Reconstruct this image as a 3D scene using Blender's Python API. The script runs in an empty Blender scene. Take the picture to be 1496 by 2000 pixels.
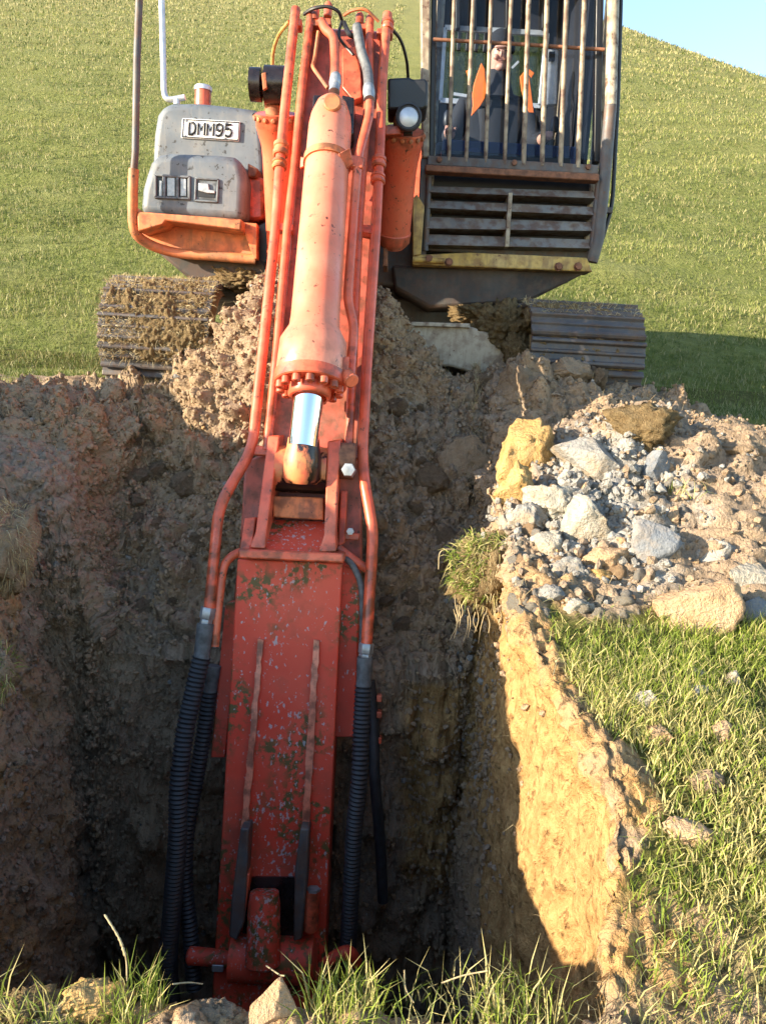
import bpy, bmesh, math, random
import numpy as np
from mathutils import Vector, Matrix

random.seed(7)
rng = np.random.default_rng(11)
scene = bpy.context.scene
COL = scene.collection

# ------------------------------------------------------------------ camera
CAMZ = 1.6
PITCH, ROLL, FPX, CX, CY = math.radians(10.5), math.radians(3.3), 1503.0, 748.0, 1000.0
FW = Vector((0, math.cos(PITCH), -math.sin(PITCH)))
UP0 = Vector((0, math.sin(PITCH), math.cos(PITCH)))
RT = Vector((1, 0, 0)) * math.cos(ROLL) + UP0 * math.sin(ROLL)
UPV = Vector((-1, 0, 0)) * math.sin(ROLL) + UP0 * math.cos(ROLL)
CAMP = Vector((0, 0, CAMZ))
cam_data = bpy.data.cameras.new('camera')
cam_data.sensor_width = 36.0
cam_data.sensor_fit = 'VERTICAL'
cam_data.sensor_height = 36.0
cam_data.lens = FPX / 2000.0 * 36.0
cam_data.clip_start = 0.05
cam_data.clip_end = 2000
cam = bpy.data.objects.new('camera', cam_data)
COL.objects.link(cam)
M = Matrix.Identity(4)
for i in range(3):
    M[i][0] = RT[i]; M[i][1] = UPV[i]; M[i][2] = -FW[i]; M[i][3] = CAMP[i]
cam.matrix_world = M
scene.camera = cam

# ------------------------------------------------------------------ sky, sun, exposure
SUN_AZ = math.radians(66)       # light travels towards +x, this far round from +y
SUN_EL = math.radians(14.5)
world = bpy.data.worlds.new('World')
scene.world = world
world.use_nodes = True
wn = world.node_tree.nodes; wl = world.node_tree.links
wn.clear()
sky = wn.new('ShaderNodeTexSky')
sky.sky_type = 'NISHITA'
sky.sun_disc = False
sky.sun_elevation = SUN_EL
sky.sun_rotation = SUN_AZ + math.pi
sky.air_density = 1.0
sky.dust_density = 0.3
sky.ozone_density = 1.6
bg = wn.new('ShaderNodeBackground')
bg.inputs['Strength'].default_value = 0.15
wo = wn.new('ShaderNodeOutputWorld')
wl.new(sky.outputs['Color'], bg.inputs['Color'])
wl.new(bg.outputs[0], wo.inputs['Surface'])
sd = bpy.data.lights.new('sun', 'SUN')
sd.energy = 5.0
sd.angle = math.radians(0.5)
sd.color = (1.0, 0.86, 0.66)
sun = bpy.data.objects.new('sun', sd)
COL.objects.link(sun)
sdir = Vector((math.sin(SUN_AZ) * math.cos(SUN_EL), math.cos(SUN_AZ) * math.cos(SUN_EL), -math.sin(SUN_EL)))
sun.rotation_euler = sdir.to_track_quat('-Z', 'Y').to_euler()
sun.location = (-20, -10, 12)
scene.view_settings.view_transform = 'Standard'
scene.view_settings.look = 'None'
scene.view_settings.gamma = 1.0
scene.view_settings.use_curve_mapping = False
scene.view_settings.exposure = 1.75

# ------------------------------------------------------------------ point helpers
def U(px, py, t):
    return CAMP + t * (FW + (px - CX) / FPX * RT + (CY - py) / FPX * UPV)

def UY(px, py, y):
    d = FW + (px - CX) / FPX * RT + (CY - py) / FPX * UPV
    return CAMP + d * (y / d.y)

def proj(p):
    d = Vector(p) - CAMP
    t = d.dot(FW)
    return CX + FPX * d.dot(RT) / t, CY - FPX * d.dot(UPV) / t

# ------------------------------------------------------------------ noise
def _h(ix, iy, iz, seed):
    with np.errstate(over='ignore'):
        h = (ix.astype(np.int64) * 374761393 + iy.astype(np.int64) * 668265263 + iz.astype(np.int64) * 2147483647 + seed * 974711) & 0xFFFFFFFF
        h = ((h ^ (h >> 13)) * 1274126177) & 0xFFFFFFFF
        h = ((h ^ (h >> 16)) * 2246822519) & 0xFFFFFFFF
        h = h ^ (h >> 15)
    return (h & 0xFFFFFF).astype(np.float64) / 0xFFFFFF

def vnoise(p, seed=0):
    i = np.floor(p).astype(np.int64); f = p - i
    f = f * f * f * (f * (f * 6 - 15) + 10)
    r = 0
    for dx in (0, 1):
        wx = f[:, 0] if dx else 1 - f[:, 0]
        for dy in (0, 1):
            wy = f[:, 1] if dy else 1 - f[:, 1]
            for dz in (0, 1):
                wz = f[:, 2] if dz else 1 - f[:, 2]
                r = r + wx * wy * wz * _h(i[:, 0] + dx, i[:, 1] + dy, i[:, 2] + dz, seed)
    return r * 2 - 1

def fbm(p, octv=4, seed=0, gain=.5):
    a, r, n = 1.0, 0, 0
    for k in range(octv):
        r = r + a * vnoise(p * (2.03 ** k) + 17.3 * k, seed + k); n += a; a *= gain
    return r / n

def worley(p, seed=0):
    i = np.floor(p).astype(np.int64)
    f1 = np.full(len(p), 9.0); f2 = np.full(len(p), 9.0); cid = np.zeros(len(p))
    for dx in (-1, 0, 1):
        for dy in (-1, 0, 1):
            for dz in (-1, 0, 1):
                cx, cy, cz = i[:, 0] + dx, i[:, 1] + dy, i[:, 2] + dz
                qx = cx + _h(cx, cy, cz, seed); qy = cy + _h(cx, cy, cz, seed + 1); qz = cz + _h(cx, cy, cz, seed + 2)
                d = np.sqrt((p[:, 0] - qx) ** 2 + (p[:, 1] - qy) ** 2 + (p[:, 2] - qz) ** 2)
                rr = _h(cx, cy, cz, seed + 3)
                near = d < f1
                f2 = np.where(near, f1, np.minimum(f2, d))
                cid = np.where(near, rr, cid)
                f1 = np.where(near, d, f1)
    return f1, f2, cid

def clods(p, size, seed=0):
    f1, f2, c = worley(p / size, seed)
    edge = np.clip((f2 - f1) * 2.2, 0, 1)
    dome = np.sqrt(np.clip(1 - f1 * f1 * .8, 0, 1))
    return (dome * np.sqrt(edge)) * (.35 + .65 * c)

def sstep(a, b, x):
    t = np.clip((x - a) / (b - a), 0, 1)
    return t * t * (3 - 2 * t)

# ------------------------------------------------------------------ materials
def hexless(c):
    return (c[0], c[1], c[2], 1)

class NT:
    def __init__(s, name):
        s.m = bpy.data.materials.new(name); s.m.use_nodes = True
        s.t = s.m.node_tree; s.n = s.t.nodes; s.l = s.t.links
        s.b = s.n['Principled BSDF']; s.out = s.n['Material Output']
        tc = s.n.new('ShaderNodeTexCoord')
        oi = s.n.new('ShaderNodeObjectInfo')
        va = s.n.new('ShaderNodeVectorMath'); va.operation = 'MULTIPLY_ADD'
        cmb = s.n.new('ShaderNodeCombineXYZ')
        s.l.new(oi.outputs['Random'], cmb.inputs[0]); s.l.new(oi.outputs['Random'], cmb.inputs[1])
        s.l.new(cmb.outputs[0], va.inputs[0]); va.inputs[1].default_value = (7, 5, 0)
        s.l.new(tc.outputs['Object'], va.inputs[2])
        s.co = va.outputs[0]; s.oi = oi; s.raw = tc.outputs['Object']
    def scaled(s, v):
        m = s.n.new('ShaderNodeVectorMath'); m.operation = 'MULTIPLY'
        s.l.new(s.co, m.inputs[0]); m.inputs[1].default_value = v
        return m.outputs[0]
    def noise(s, scale, detail=4, rough=.55, dist=0, co=None):
        n = s.n.new('ShaderNodeTexNoise')
        n.inputs['Scale'].default_value = scale; n.inputs['Detail'].default_value = detail
        n.inputs['Roughness'].default_value = rough; n.inputs['Distortion'].default_value = dist
        s.l.new(co if co else s.co, n.inputs['Vector'])
        return n.outputs['Fac']
    def voro(s, scale, feature='F1', co=None, out='Distance'):
        n = s.n.new('ShaderNodeTexVoronoi'); n.feature = feature
        n.inputs['Scale'].default_value = scale
        s.l.new(co if co else s.co, n.inputs['Vector'])
        return n.outputs[out]
    def ramp(s, x, a, b, ca=0.0, cb=1.0):
        n = s.n.new('ShaderNodeMapRange')
        n.inputs[1].default_value = a; n.inputs[2].default_value = b
        n.inputs[3].default_value = ca; n.inputs[4].default_value = cb
        s.l.new(x, n.inputs[0])
        return n.outputs[0]
    def math(s, op, a, b=None):
        n = s.n.new('ShaderNodeMath'); n.operation = op
        for k, v in enumerate((a, b)):
            if v is None: continue
            if isinstance(v, (int, float)): n.inputs[k].default_value = v
            else: s.l.new(v, n.inputs[k])
        return n.outputs[0]
    def mix(s, fac, a, b):
        n = s.n.new('ShaderNodeMix'); n.data_type = 'RGBA'
        for k, v in ((0, fac), (6, a), (7, b)):
            if isinstance(v, tuple): n.inputs[k].default_value = hexless(v)
            elif isinstance(v, (int, float)): n.inputs[k].default_value = v
            else: s.l.new(v, n.inputs[k])
        return n.outputs[2]
    def attr(s, name, out='Fac'):
        n = s.n.new('ShaderNodeAttribute'); n.attribute_name = name
        return n.outputs[out]
    def bump(s, h, strength=.3, dist=.01, prev=None):
        n = s.n.new('ShaderNodeBump'); n.inputs['Strength'].default_value = strength
        n.inputs['Distance'].default_value = dist
        s.l.new(h, n.inputs['Height'])
        if prev: s.l.new(prev, n.inputs['Normal'])
        return n.outputs[0]
    def fin(s, color, rough=.5, metal=0.0, normal=None, spec=.5):
        if isinstance(color, tuple): s.b.inputs['Base Color'].default_value = hexless(color)
        else: s.l.new(color, s.b.inputs['Base Color'])
        if isinstance(rough, (int, float)): s.b.inputs['Roughness'].default_value = rough
        else: s.l.new(rough, s.b.inputs['Roughness'])
        s.b.inputs['Metallic'].default_value = metal
        s.b.inputs['Specular IOR Level'].default_value = spec
        if normal: s.l.new(normal, s.b.inputs['Normal'])
        return s.m

def paint(name, base, fade, dirt=(.13, .09, .06), rust=(.10, .035, .015), dirt_amt=.5, chip=.5, rough=.38, chipcol=None):
    s = NT(name)
    n1 = s.noise(3.0, 5); n2 = s.noise(38, 3, .6); n3 = s.noise(7, 8, .65); n4 = s.noise(16, 4)
    n5 = s.noise(5, 5, .6, co=s.scaled((6, 6, .6)))
    c = s.mix(s.ramp(n1, .35, .7), base, fade)
    streak = s.math('MULTIPLY', s.ramp(n5, .52, .72), dirt_amt * .7)
    c = s.mix(streak, c, dirt)
    c = s.mix(s.math('MULTIPLY', s.ramp(n3, .52, .75), dirt_amt), c, dirt)
    ch = s.math('MULTIPLY', s.ramp(n2, .665 - .04 * chip, .70 - .04 * chip), s.ramp(n4, .45, .55))
    big = s.math('MULTIPLY', s.ramp(s.noise(11, 6, .7, .6), .66 - .03 * chip, .69 - .03 * chip), s.ramp(n1, .5, .62))
    geo = s.n.new('ShaderNodeNewGeometry')
    edge = s.math('MULTIPLY', s.ramp(geo.outputs['Pointiness'], .515, .58), s.ramp(n4, .42, .6))
    ch = s.math('MAXIMUM', ch, s.math('MAXIMUM', s.math('MULTIPLY', big, min(1, chip)), s.math('MULTIPLY', edge, .8)))
    c = s.mix(ch, c, chipcol or rust)
    dust = s.math('MULTIPLY', s.ramp(s.noise(2.2, 6, .7), .48, .72), .35 * dirt_amt)
    c = s.mix(dust, c, (.34, .26, .18))
    r = s.ramp(n3, .3, .7, rough - .08, rough + .22)
    return s.fin(c, r, 0, s.bump(s.math('SUBTRACT', n3, s.math('MULTIPLY', ch, .6)), .12, .006))

def plain(name, col, rough=.5, metal=0, var=.25, scale=20, bump=.1):
    s = NT(name)
    n = s.noise(scale, 5)
    c = s.mix(s.ramp(n, .3, .7), tuple(x * (1 - var) for x in col), tuple(min(1, x * (1 + var)) for x in col))
    return s.fin(c, s.ramp(n, .3, .7, max(.02, rough - .08), min(1, rough + .08)), metal, s.bump(n, bump, .004))

MAT = {}
MAT['orange'] = paint('orange_paint', (.66, .085, .035), (.72, .16, .08), dirt=(.18,.075,.04), dirt_amt=.38, chip=.9, rough=.30)
MAT['cyl'] = paint('pale_faded_paint', (.68, .165, .09), (.76, .30, .19), dirt=(.30, .13, .08), rust=(.10, .04, .025), dirt_amt=.4, chip=.8, rough=.3)  # faded paint, made paler still to carry the cylinder's sunlit glare
MAT['deck'] = paint('deck_paint', (.58, .13, .035), (.66, .24, .09), dirt=(.20, .11, .055), dirt_amt=1.0, chip=1.2, rough=.55)
MAT['hood'] = paint('hood_paint', (.085, .105, .128), (.155, .18, .205), dirt=(.22, .215, .20), rust=(.022, .022, .022), dirt_amt=.55, chip=1.7, rough=.45)
MAT['cream'] = paint('cream_paint', (.34, .28, .19), (.52, .45, .33), dirt=(.09, .07, .055), rust=(.10, .05, .03), dirt_amt=1.0, chip=2.0, rough=.5)
MAT['bars'] = paint('bar_paint', (.26, .19, .12), (.46, .36, .23), dirt=(.085, .05, .035), rust=(.08, .035, .018), dirt_amt=1.0, chip=2.2, rough=.5)
MAT['yellow'] = paint('yellow_paint', (.52, .33, .06), (.58, .42, .16), dirt=(.18, .12, .06), rust=(.16, .07, .025), dirt_amt=.8, chip=1.0, rough=.5)
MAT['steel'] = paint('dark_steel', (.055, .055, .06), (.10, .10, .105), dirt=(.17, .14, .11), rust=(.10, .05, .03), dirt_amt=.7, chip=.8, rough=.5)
MAT['slat'] = paint('dusty_steel', (.13, .13, .13), (.21, .205, .195), dirt=(.25, .20, .14), rust=(.10, .05, .03), dirt_amt=.8, chip=.8, rough=.6)
MAT['pale'] = paint('dusty_frame', (.42, .36, .27), (.50, .44, .34), dirt=(.20, .14, .09), dirt_amt=.7, chip=.8, rough=.7)
def grease_paint():
    s = NT('greasy_paint')
    n = s.noise(7, 6, .6, co=s.scaled((1, 1, .5))); n2 = s.noise(24, 4)
    c = s.mix(s.ramp(n2, .4, .65), (.55, .20, .07), (.60, .12, .06))
    g = s.ramp(n, .505, .545)
    c = s.mix(g, c, (.012, .008, .008))
    return s.fin(c, s.ramp(g, 0, 1, .5, .25), 0, s.bump(n, .5, .01))
MAT['eyegrease'] = grease_paint()
MAT['belly'] = paint('belly_paint', (.022, .021, .021), (.05, .045, .042), dirt=(.085, .06, .045), rust=(.08, .04, .025), dirt_amt=.7, chip=.8, rough=.6)
MAT['black'] = plain('black_paint', (.012, .012, .014), .45, 0, .3)
MAT['rubber'] = plain('rubber', (.025, .026, .03), .55, 0, .4, 30, .2)
MAT['fit'] = plain('zinc_fitting', (.34, .35, .36), .45, .6, .3, 30, .15)
MAT['chrome'] = plain('chrome', (.86, .87, .9), .07, 1.0, .03, 8, .0)
MAT['grease'] = plain('grease', (.014, .010, .010), .28, 0, .5, 18, .6)
MAT['rust'] = plain('rusty_metal', (.20, .085, .045), .75, 0, .5, 30, .5)
MAT['white'] = plain('plate_white', (.80, .80, .78), .4, 0, .06, 15, .02)
MAT['ink'] = plain('plate_ink', (.012, .012, .014), .5, 0, .1)
MAT['shoe'] = paint('track_steel', (.045, .045, .05), (.085, .085, .09), dirt=(.13, .09, .055), rust=(.08, .045, .028), dirt_amt=.8, chip=1.0, rough=.5)
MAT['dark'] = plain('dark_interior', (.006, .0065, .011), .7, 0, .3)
MAT['blue'] = plain('reflection_blue', (.022, .03, .075), .7, 0, .25)  # flat blue for the sky reflected in the lower cab glass
MAT['silver'] = plain('silver_pole', (.55, .57, .60), .4, .5, .15)
MAT['rubgrey'] = plain('grey_hose', (.10, .105, .11), .6, 0, .4, 40, .2)
def glassmat(name, tint, refl):
    s = NT(name)
    tr = s.n.new('ShaderNodeBsdfTransparent'); tr.inputs[0].default_value = hexless(tint)
    gl = s.n.new('ShaderNodeBsdfGlossy'); gl.inputs['Roughness'].default_value = .03
    df = s.n.new('ShaderNodeBsdfDiffuse'); df.inputs[0].default_value = (.45, .45, .45, 1)
    fr = s.n.new('ShaderNodeFresnel'); fr.inputs[0].default_value = 1.5
    mx = s.n.new('ShaderNodeMixShader'); mx2 = s.n.new('ShaderNodeMixShader')
    s.l.new(s.math('MULTIPLY', fr.outputs[0], refl), mx.inputs[0])
    s.l.new(tr.outputs[0], mx.inputs[1]); s.l.new(gl.outputs[0], mx.inputs[2])
    s.l.new(s.ramp(s.noise(6, 6, .6), .45, .9, 0.0, .012), mx2.inputs[0])
    s.l.new(mx.outputs[0], mx2.inputs[1]); s.l.new(df.outputs[0], mx2.inputs[2])
    s.l.new(mx2.outputs[0], s.out.inputs['Surface'])
    return s.m
MAT['glass'] = glassmat('window_glass', (.74, .80, .88), .35)
MAT['rearglass'] = glassmat('tinted_glass', (.42, .46, .44), .7)

def stick_mat():
    s = NT('worn_red_paint')
    n1 = s.noise(3.0, 5); n3 = s.noise(6, 8, .65); nb = s.noise(2.2, 3)
    c = s.mix(s.ramp(n1, .35, .7), (.60, .055, .028), (.66, .105, .06))
    # pale flecks where the paint is knocked off, crowded towards the middle
    fl = s.noise(64, 3, .62, co=s.scaled((1, 1, .55)))
    sx = s.n.new('ShaderNodeSeparateXYZ'); s.l.new(s.raw, sx.inputs[0])
    mid = s.ramp(s.math('ABSOLUTE', s.math('ADD', sx.outputs[0], .31)), .02, .20, 1, .45)
    dense = s.math('MULTIPLY', s.ramp(nb, .30, .6), mid)
    thr = s.math('ADD', fl, s.math('MULTIPLY', dense, .10))
    flm = s.ramp(thr, .665, .69)
    mos = s.math('MULTIPLY', s.ramp(s.noise(30, 5, .6), .48, .56), s.ramp(s.noise(4.2, 3), .46, .58))
    c = s.mix(s.math('MULTIPLY', s.ramp(n3, .5, .75), .45), c, (.10, .05, .03))
    c = s.mix(mos, c, (.115, .085, .03))
    c = s.mix(s.math('MULTIPLY', flm, .8), c, (.42, .38, .38))
    return s.fin(c, s.ramp(n3, .3, .7, .42, .65), 0, s.bump(s.math('SUBTRACT', n3, s.math('MULTIPLY', flm, .5)), .15, .005), .3)
MAT['stick'] = stick_mat()
MAT['boom'] = paint('boom_paint', (.36, .065, .04), (.50, .12, .075), dirt=(.09, .05, .035), dirt_amt=.9, chip=1.2, rough=.42)

def earth_mat():
    s = NT('earth')
    soil = s.attr('soil'); clay = s.attr('clay'); rock = s.attr('rock')
    a = s.noise(5, 6, .6); b = s.noise(26, 6, .65); c3 = s.noise(90, 4, .6); low = s.noise(1.3, 4)
    brown = s.mix(s.ramp(a, .3, .7), (.275, .186, .114), (.395, .285, .178))
    brown = s.mix(s.ramp(low, .4, .65), brown, s.mix(s.ramp(b, .35, .65), (.215, .16, .115), (.335, .26, .19)))
    yel = s.mix(s.ramp(b, .35, .68), (.275, .15, .058), (.44, .275, .115))
    grey = s.mix(s.ramp(b, .35, .65), (.20, .19, .172), (.36, .34, .305))
    turf = s.mix(s.ramp(b, .35, .65), (.07, .075, .02), (.14, .125, .045))
    clayn = s.ramp(s.math('ADD', clay, s.math('MULTIPLY', s.math('SUBTRACT', a, .5), 1.1)), .35, .65)
    c = s.mix(clayn, brown, yel)
    rn = s.ramp(s.math('ADD', rock, s.math('MULTIPLY', s.math('SUBTRACT', a, .5), 1.6)), .4, .65)
    c = s.mix(rn, c, grey)
    sn = s.ramp(s.math('ADD', soil, s.math('MULTIPLY', s.math('SUBTRACT', b, .5), .8)), .35, .65)
    c = s.mix(sn, turf, c)
    pit = s.ramp(s.noise(38, 5, .7, co=s.scaled((1, 1, .6))), .33, .43)
    c = s.mix(s.math('MULTIPLY', s.math('SUBTRACT', 1, pit), .45), c, (.07, .045, .025))
    h = s.math('ADD', s.math('MULTIPLY', b, 1.0), s.math('MULTIPLY', c3, .55))
    h = s.math('ADD', h, s.math('MULTIPLY', pit, .35))
    return s.fin(c, .95, 0, s.bump(h, .9, .022), .03)
MAT['earth'] = earth_mat()

def clod_mat(name, a, b, scale=22, bump=.8, dust=0):
    s = NT(name)
    n = s.noise(scale, 7, .65); m = s.noise(scale * 4, 4, .6); lo = s.noise(scale * .25, 3)
    c = s.mix(s.ramp(n, .32, .68), a, b)
    c = s.mix(s.math('MULTIPLY', s.ramp(lo, .45, .7), .45), c, tuple(x * .62 for x in a))
    if dust:
        c = s.mix(s.math('MULTIPLY', s.ramp(s.noise(scale * .55, 6, .7), .46, .62), dust), c, (.33, .24, .145))
    h = s.math('ADD', n, s.math('MULTIPLY', m, .4))
    return s.fin(c, .95, 0, s.bump(h, bump, .03), .05)
MAT['rock_grey'] = clod_mat('grey_rock', (.215, .205, .185), (.345, .33, .30), 16, .8, .65)
MAT['rock_blue'] = clod_mat('blue_grey_rock', (.13, .145, .165), (.23, .24, .25), 16, .6, .4)  # blue grey rock; also stands in for shade on some grey stones
MAT['rock_pale'] = clod_mat('pale_rock', (.31, .28, .225), (.43, .40, .335), 16, .9, .7)
MAT['clay'] = clod_mat('yellow_clay', (.40, .24, .085), (.58, .39, .18), 22, .9)
MAT['tan'] = clod_mat('tan_clay', (.38, .24, .13), (.55, .39, .25), 22, .9)
MAT['soil'] = clod_mat('brown_soil', (.24, .17, .11), (.37, .275, .185), 24, .9)
MAT['mud'] = clod_mat('straw_mud', (.15, .10, .05), (.34, .25, .13), 40, 1.0)

def grass_mat(name, g1, g2, dry, dryamt):
    s = NT(name)
    r = s.attr('rnd'); k = s.attr('tip')
    c = s.mix(r, g1, g2)
    d = s.ramp(s.attr('dry'), 1 - dryamt - .05, 1 - dryamt + .05)
    c = s.mix(d, c, dry)
    m = s.fin(c, .55, 0, None, .25)
    tr = s.n.new('ShaderNodeBsdfTranslucent'); s.l.new(c, tr.inputs[0])
    mx = s.n.new('ShaderNodeMixShader'); mx.inputs[0].default_value = .35
    s.l.new(s.b.outputs[0], mx.inputs[1]); s.l.new(tr.outputs[0], mx.inputs[2])
    s.l.new(mx.outputs[0], s.out.inputs['Surface'])
    return m
MAT['grass'] = grass_mat('grass_blades', (.12, .18, .022), (.29, .34, .06), (.52, .45, .19), .40)
MAT['turfgrass'] = grass_mat('paddock_grass', (.062, .095, .015), (.23, .25, .066), (.34, .305, .14), .22)
MAT['strawp'] = plain('dry_stem', (.36, .28, .15), .7, 0, .3, 60, .2)
MAT['straw'] = grass_mat('straw_roots', (.30, .21, .10), (.46, .36, .19), (.52, .44, .26), .4)

def hill_mat():
    s = NT('hill_turf')
    a = s.noise(1.1, 5, .6); b = s.noise(9, 6, .7, co=s.scaled((1, .6, 1))); c3 = s.noise(.18, 4)
    big = s.noise(22, 5, .7, co=s.scaled((1, .5, 1)))
    g = s.mix(s.ramp(b, .32, .68), (.09, .12, .022), (.235, .255, .072))
    ln = s.noise(1.6, 5, .65, co=s.scaled((.28, 1.2, 1.2)))
    g = s.mix(s.math('MULTIPLY', s.ramp(a, .45, .7), .45), g, (.29, .28, .11))
    g = s.mix(s.math('MULTIPLY', s.ramp(big, .5, .68), .4), g, (.33, .31, .15))
    g = s.mix(s.math('MULTIPLY', s.ramp(ln, .55, .68), .5), g, (.085, .10, .022))
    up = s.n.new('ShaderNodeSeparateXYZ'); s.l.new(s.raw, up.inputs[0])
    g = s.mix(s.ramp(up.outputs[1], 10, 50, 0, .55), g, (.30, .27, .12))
    h = s.math('ADD', b, big)
    return s.fin(g, .9, 0, s.bump(h, 1.0, .12), .1)
MAT['hill'] = hill_mat()

# ------------------------------------------------------------------ mesh helpers
def link(o, parent=None):
    COL.objects.link(o)
    if parent is not None:
        o.parent = parent
    return o

def wpos(o):
    p = Vector((0, 0, 0))
    while o is not None:
        p += o.location; o = o.parent
    return p

def tag(o, label=None, cat=None, group=None, kind=None):
    if label: o['label'] = label
    if cat: o['category'] = cat
    if group: o['group'] = group
    if kind: o['kind'] = kind
    return o

def empty(name, loc, label, cat, group=None):
    o = bpy.data.objects.new(name, None)
    o.location = loc; o.empty_display_size = .1
    link(o); tag(o, label, cat, group)
    return o

class MB:
    def __init__(s): s.v = []; s.f = []
    def add(s, vs, fs):
        o = len(s.v); s.v.extend([Vector(v) for v in vs]); s.f.extend([tuple(i + o for i in f) for f in fs]); return s
    def extrude(s, poly, vec):
        """polygon of 3D points pushed along vec into a solid"""
        n = len(poly); vec = Vector(vec)
        poly = [Vector(p) for p in poly]
        nrm = Vector((0, 0, 0))
        for i in range(n): nrm += poly[i].cross(poly[(i + 1) % n])
        if nrm.dot(vec) > 0: poly = poly[::-1]
        vs = poly + [p + vec for p in poly]
        fs = [tuple(range(n)), tuple(range(2 * n - 1, n - 1, -1))]
        fs += [((i + 1) % n, i, i + n, (i + 1) % n + n) for i in range(n)]
        return s.add(vs, fs)
    def prism(s, pts, y0, y1):
        """front outline given as photo points on the plane y=y0, carried straight back to y=y1"""
        return s.extrude([UY(a, b, y0) for a, b in pts], (0, y1 - y0, 0))
    def prism_t(s, pts, vec):
        return s.extrude([U(a, b, c) for a, b, c in pts], vec)
    def box(s, c, d, ax=None):
        c = Vector(c); ax = ax or (Vector((1, 0, 0)), Vector((0, 1, 0)), Vector((0, 0, 1)))
        a, b, e = ax[0] * d[0] / 2, ax[1] * d[1] / 2, ax[2] * d[2] / 2
        vs = [c + i * a + j * b + k * e for k in (-1, 1) for j in (-1, 1) for i in (-1, 1)]
        return s.add(vs, [(0, 2, 3, 1), (4, 5, 7, 6), (0, 1, 5, 4), (2, 6, 7, 3), (0, 4, 6, 2), (1, 3, 7, 5)])
    def tube(s, pts, r, seg=10, cap=True, flat=1.0):
        pts = [Vector(p) for p in pts]; n = len(pts)
        rs = r if isinstance(r, (list, tuple)) else [r] * n
        T = []
        for i in range(n):
            d = pts[min(i + 1, n - 1)] - pts[max(i - 1, 0)]
            T.append(d.normalized() if d.length > 1e-9 else Vector((0, 0, 1)))
        ref = Vector((1, 0, 0)) if abs(T[0].x) < .9 else Vector((0, 0, 1))
        nv = (ref - T[0] * ref.dot(T[0])).normalized()
        vs = []
        for i in range(n):
            nv = (nv - T[i] * nv.dot(T[i])).normalized(); bv = T[i].cross(nv)
            for k in range(seg):
                a = 2 * math.pi * k / seg
                vs.append(pts[i] + (nv * math.cos(a) + bv * math.sin(a) * flat) * rs[i])
        fs = [(i * seg + k, i * seg + (k + 1) % seg, (i + 1) * seg + (k + 1) % seg, (i + 1) * seg + k) for i in range(n - 1) for k in range(seg)]
        if cap:
            fs.append(tuple(range(seg - 1, -1, -1))); fs.append(tuple((n - 1) * seg + k for k in range(seg)))
        return s.add(vs, fs)
    def lathe(s, p0, p1, prof, seg=32, cap=True):
        """prof: (distance along p0->p1 in metres, radius)"""
        p0 = Vector(p0); d = (Vector(p1) - p0).normalized()
        ref = Vector((1, 0, 0)) if abs(d.x) < .9 else Vector((0, 0, 1))
        nv = (ref - d * ref.dot(d)).normalized(); bv = d.cross(nv)
        vs = []
        for (a, r) in prof:
            for k in range(seg):
                th = 2 * math.pi * k / seg
                vs.append(p0 + d * a + (nv * math.cos(th) + bv * math.sin(th)) * r)
        n = len(prof)
        fs = [(i * seg + k, i * seg + (k + 1) % seg, (i + 1) * seg + (k + 1) % seg, (i + 1) * seg + k) for i in range(n - 1) for k in range(seg)]
        if cap:
            fs.append(tuple(range(seg - 1, -1, -1))); fs.append(tuple((n - 1) * seg + k for k in range(seg)))
        return s.add(vs, fs)
    def build(s, name, mat, parent=None, bevel=0, bseg=2, smooth=40, label=None):
        org = wpos(parent) if parent else Vector((0, 0, 0))
        me = bpy.data.meshes.new(name)
        me.from_pydata([tuple(v - org) for v in s.v], [], s.f)
        bm = bmesh.new(); bm.from_mesh(me); bmesh.ops.recalc_face_normals(bm, faces=bm.faces); bm.to_mesh(me); bm.free()
        me.materials.append(MAT[mat] if isinstance(mat, str) else mat)
        if smooth:
            me.polygons.foreach_set('use_smooth', [True] * len(me.polygons)); me.set_sharp_from_angle(angle=math.radians(smooth))
        o = bpy.data.objects.new(name, me); link(o, parent)
        if bevel:
            b = o.modifiers.new('bevel', 'BEVEL'); b.width = bevel; b.segments = bseg; b.limit_method = 'ANGLE'; b.angle_limit = math.radians(35)
            b.harden_normals = False
        if label: o['label'] = label
        return o

def spline(pts, n=8):
    """Catmull-Rom through the points"""
    pts = [Vector(p) for p in pts]
    if len(pts) < 3: return pts
    P = [pts[0] * 2 - pts[1]] + pts + [pts[-1] * 2 - pts[-2]]
    out = []
    for i in range(1, len(P) - 2):
        a, b, c, d = P[i - 1], P[i], P[i + 1], P[i + 2]
        for k in range(n):
            t = k / n
            out.append(.5 * ((2 * b) + (c - a) * t + (2 * a - 5 * b + 4 * c - d) * t * t + (3 * b - a - 3 * c + d) * t ** 3))
    out.append(pts[-1])
    return out

def rounded(pts, r=.05, n=5):
    """polyline with its corners rounded to radius-ish r"""
    pts = [Vector(p) for p in pts]; out = [pts[0]]
    for i in range(1, len(pts) - 1):
        a, b, c = pts[i - 1], pts[i], pts[i + 1]
        d1 = min(r, (a - b).length * .45); d2 = min(r, (c - b).length * .45)
        s_, e_ = b + (a - b).normalized() * d1, b + (c - b).normalized() * d2
        for k in range(n + 1):
            t = k / n
            out.append(s_ * (1 - t) ** 2 + b * 2 * t * (1 - t) + e_ * t * t)
    out.append(pts[-1])
    return out

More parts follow.
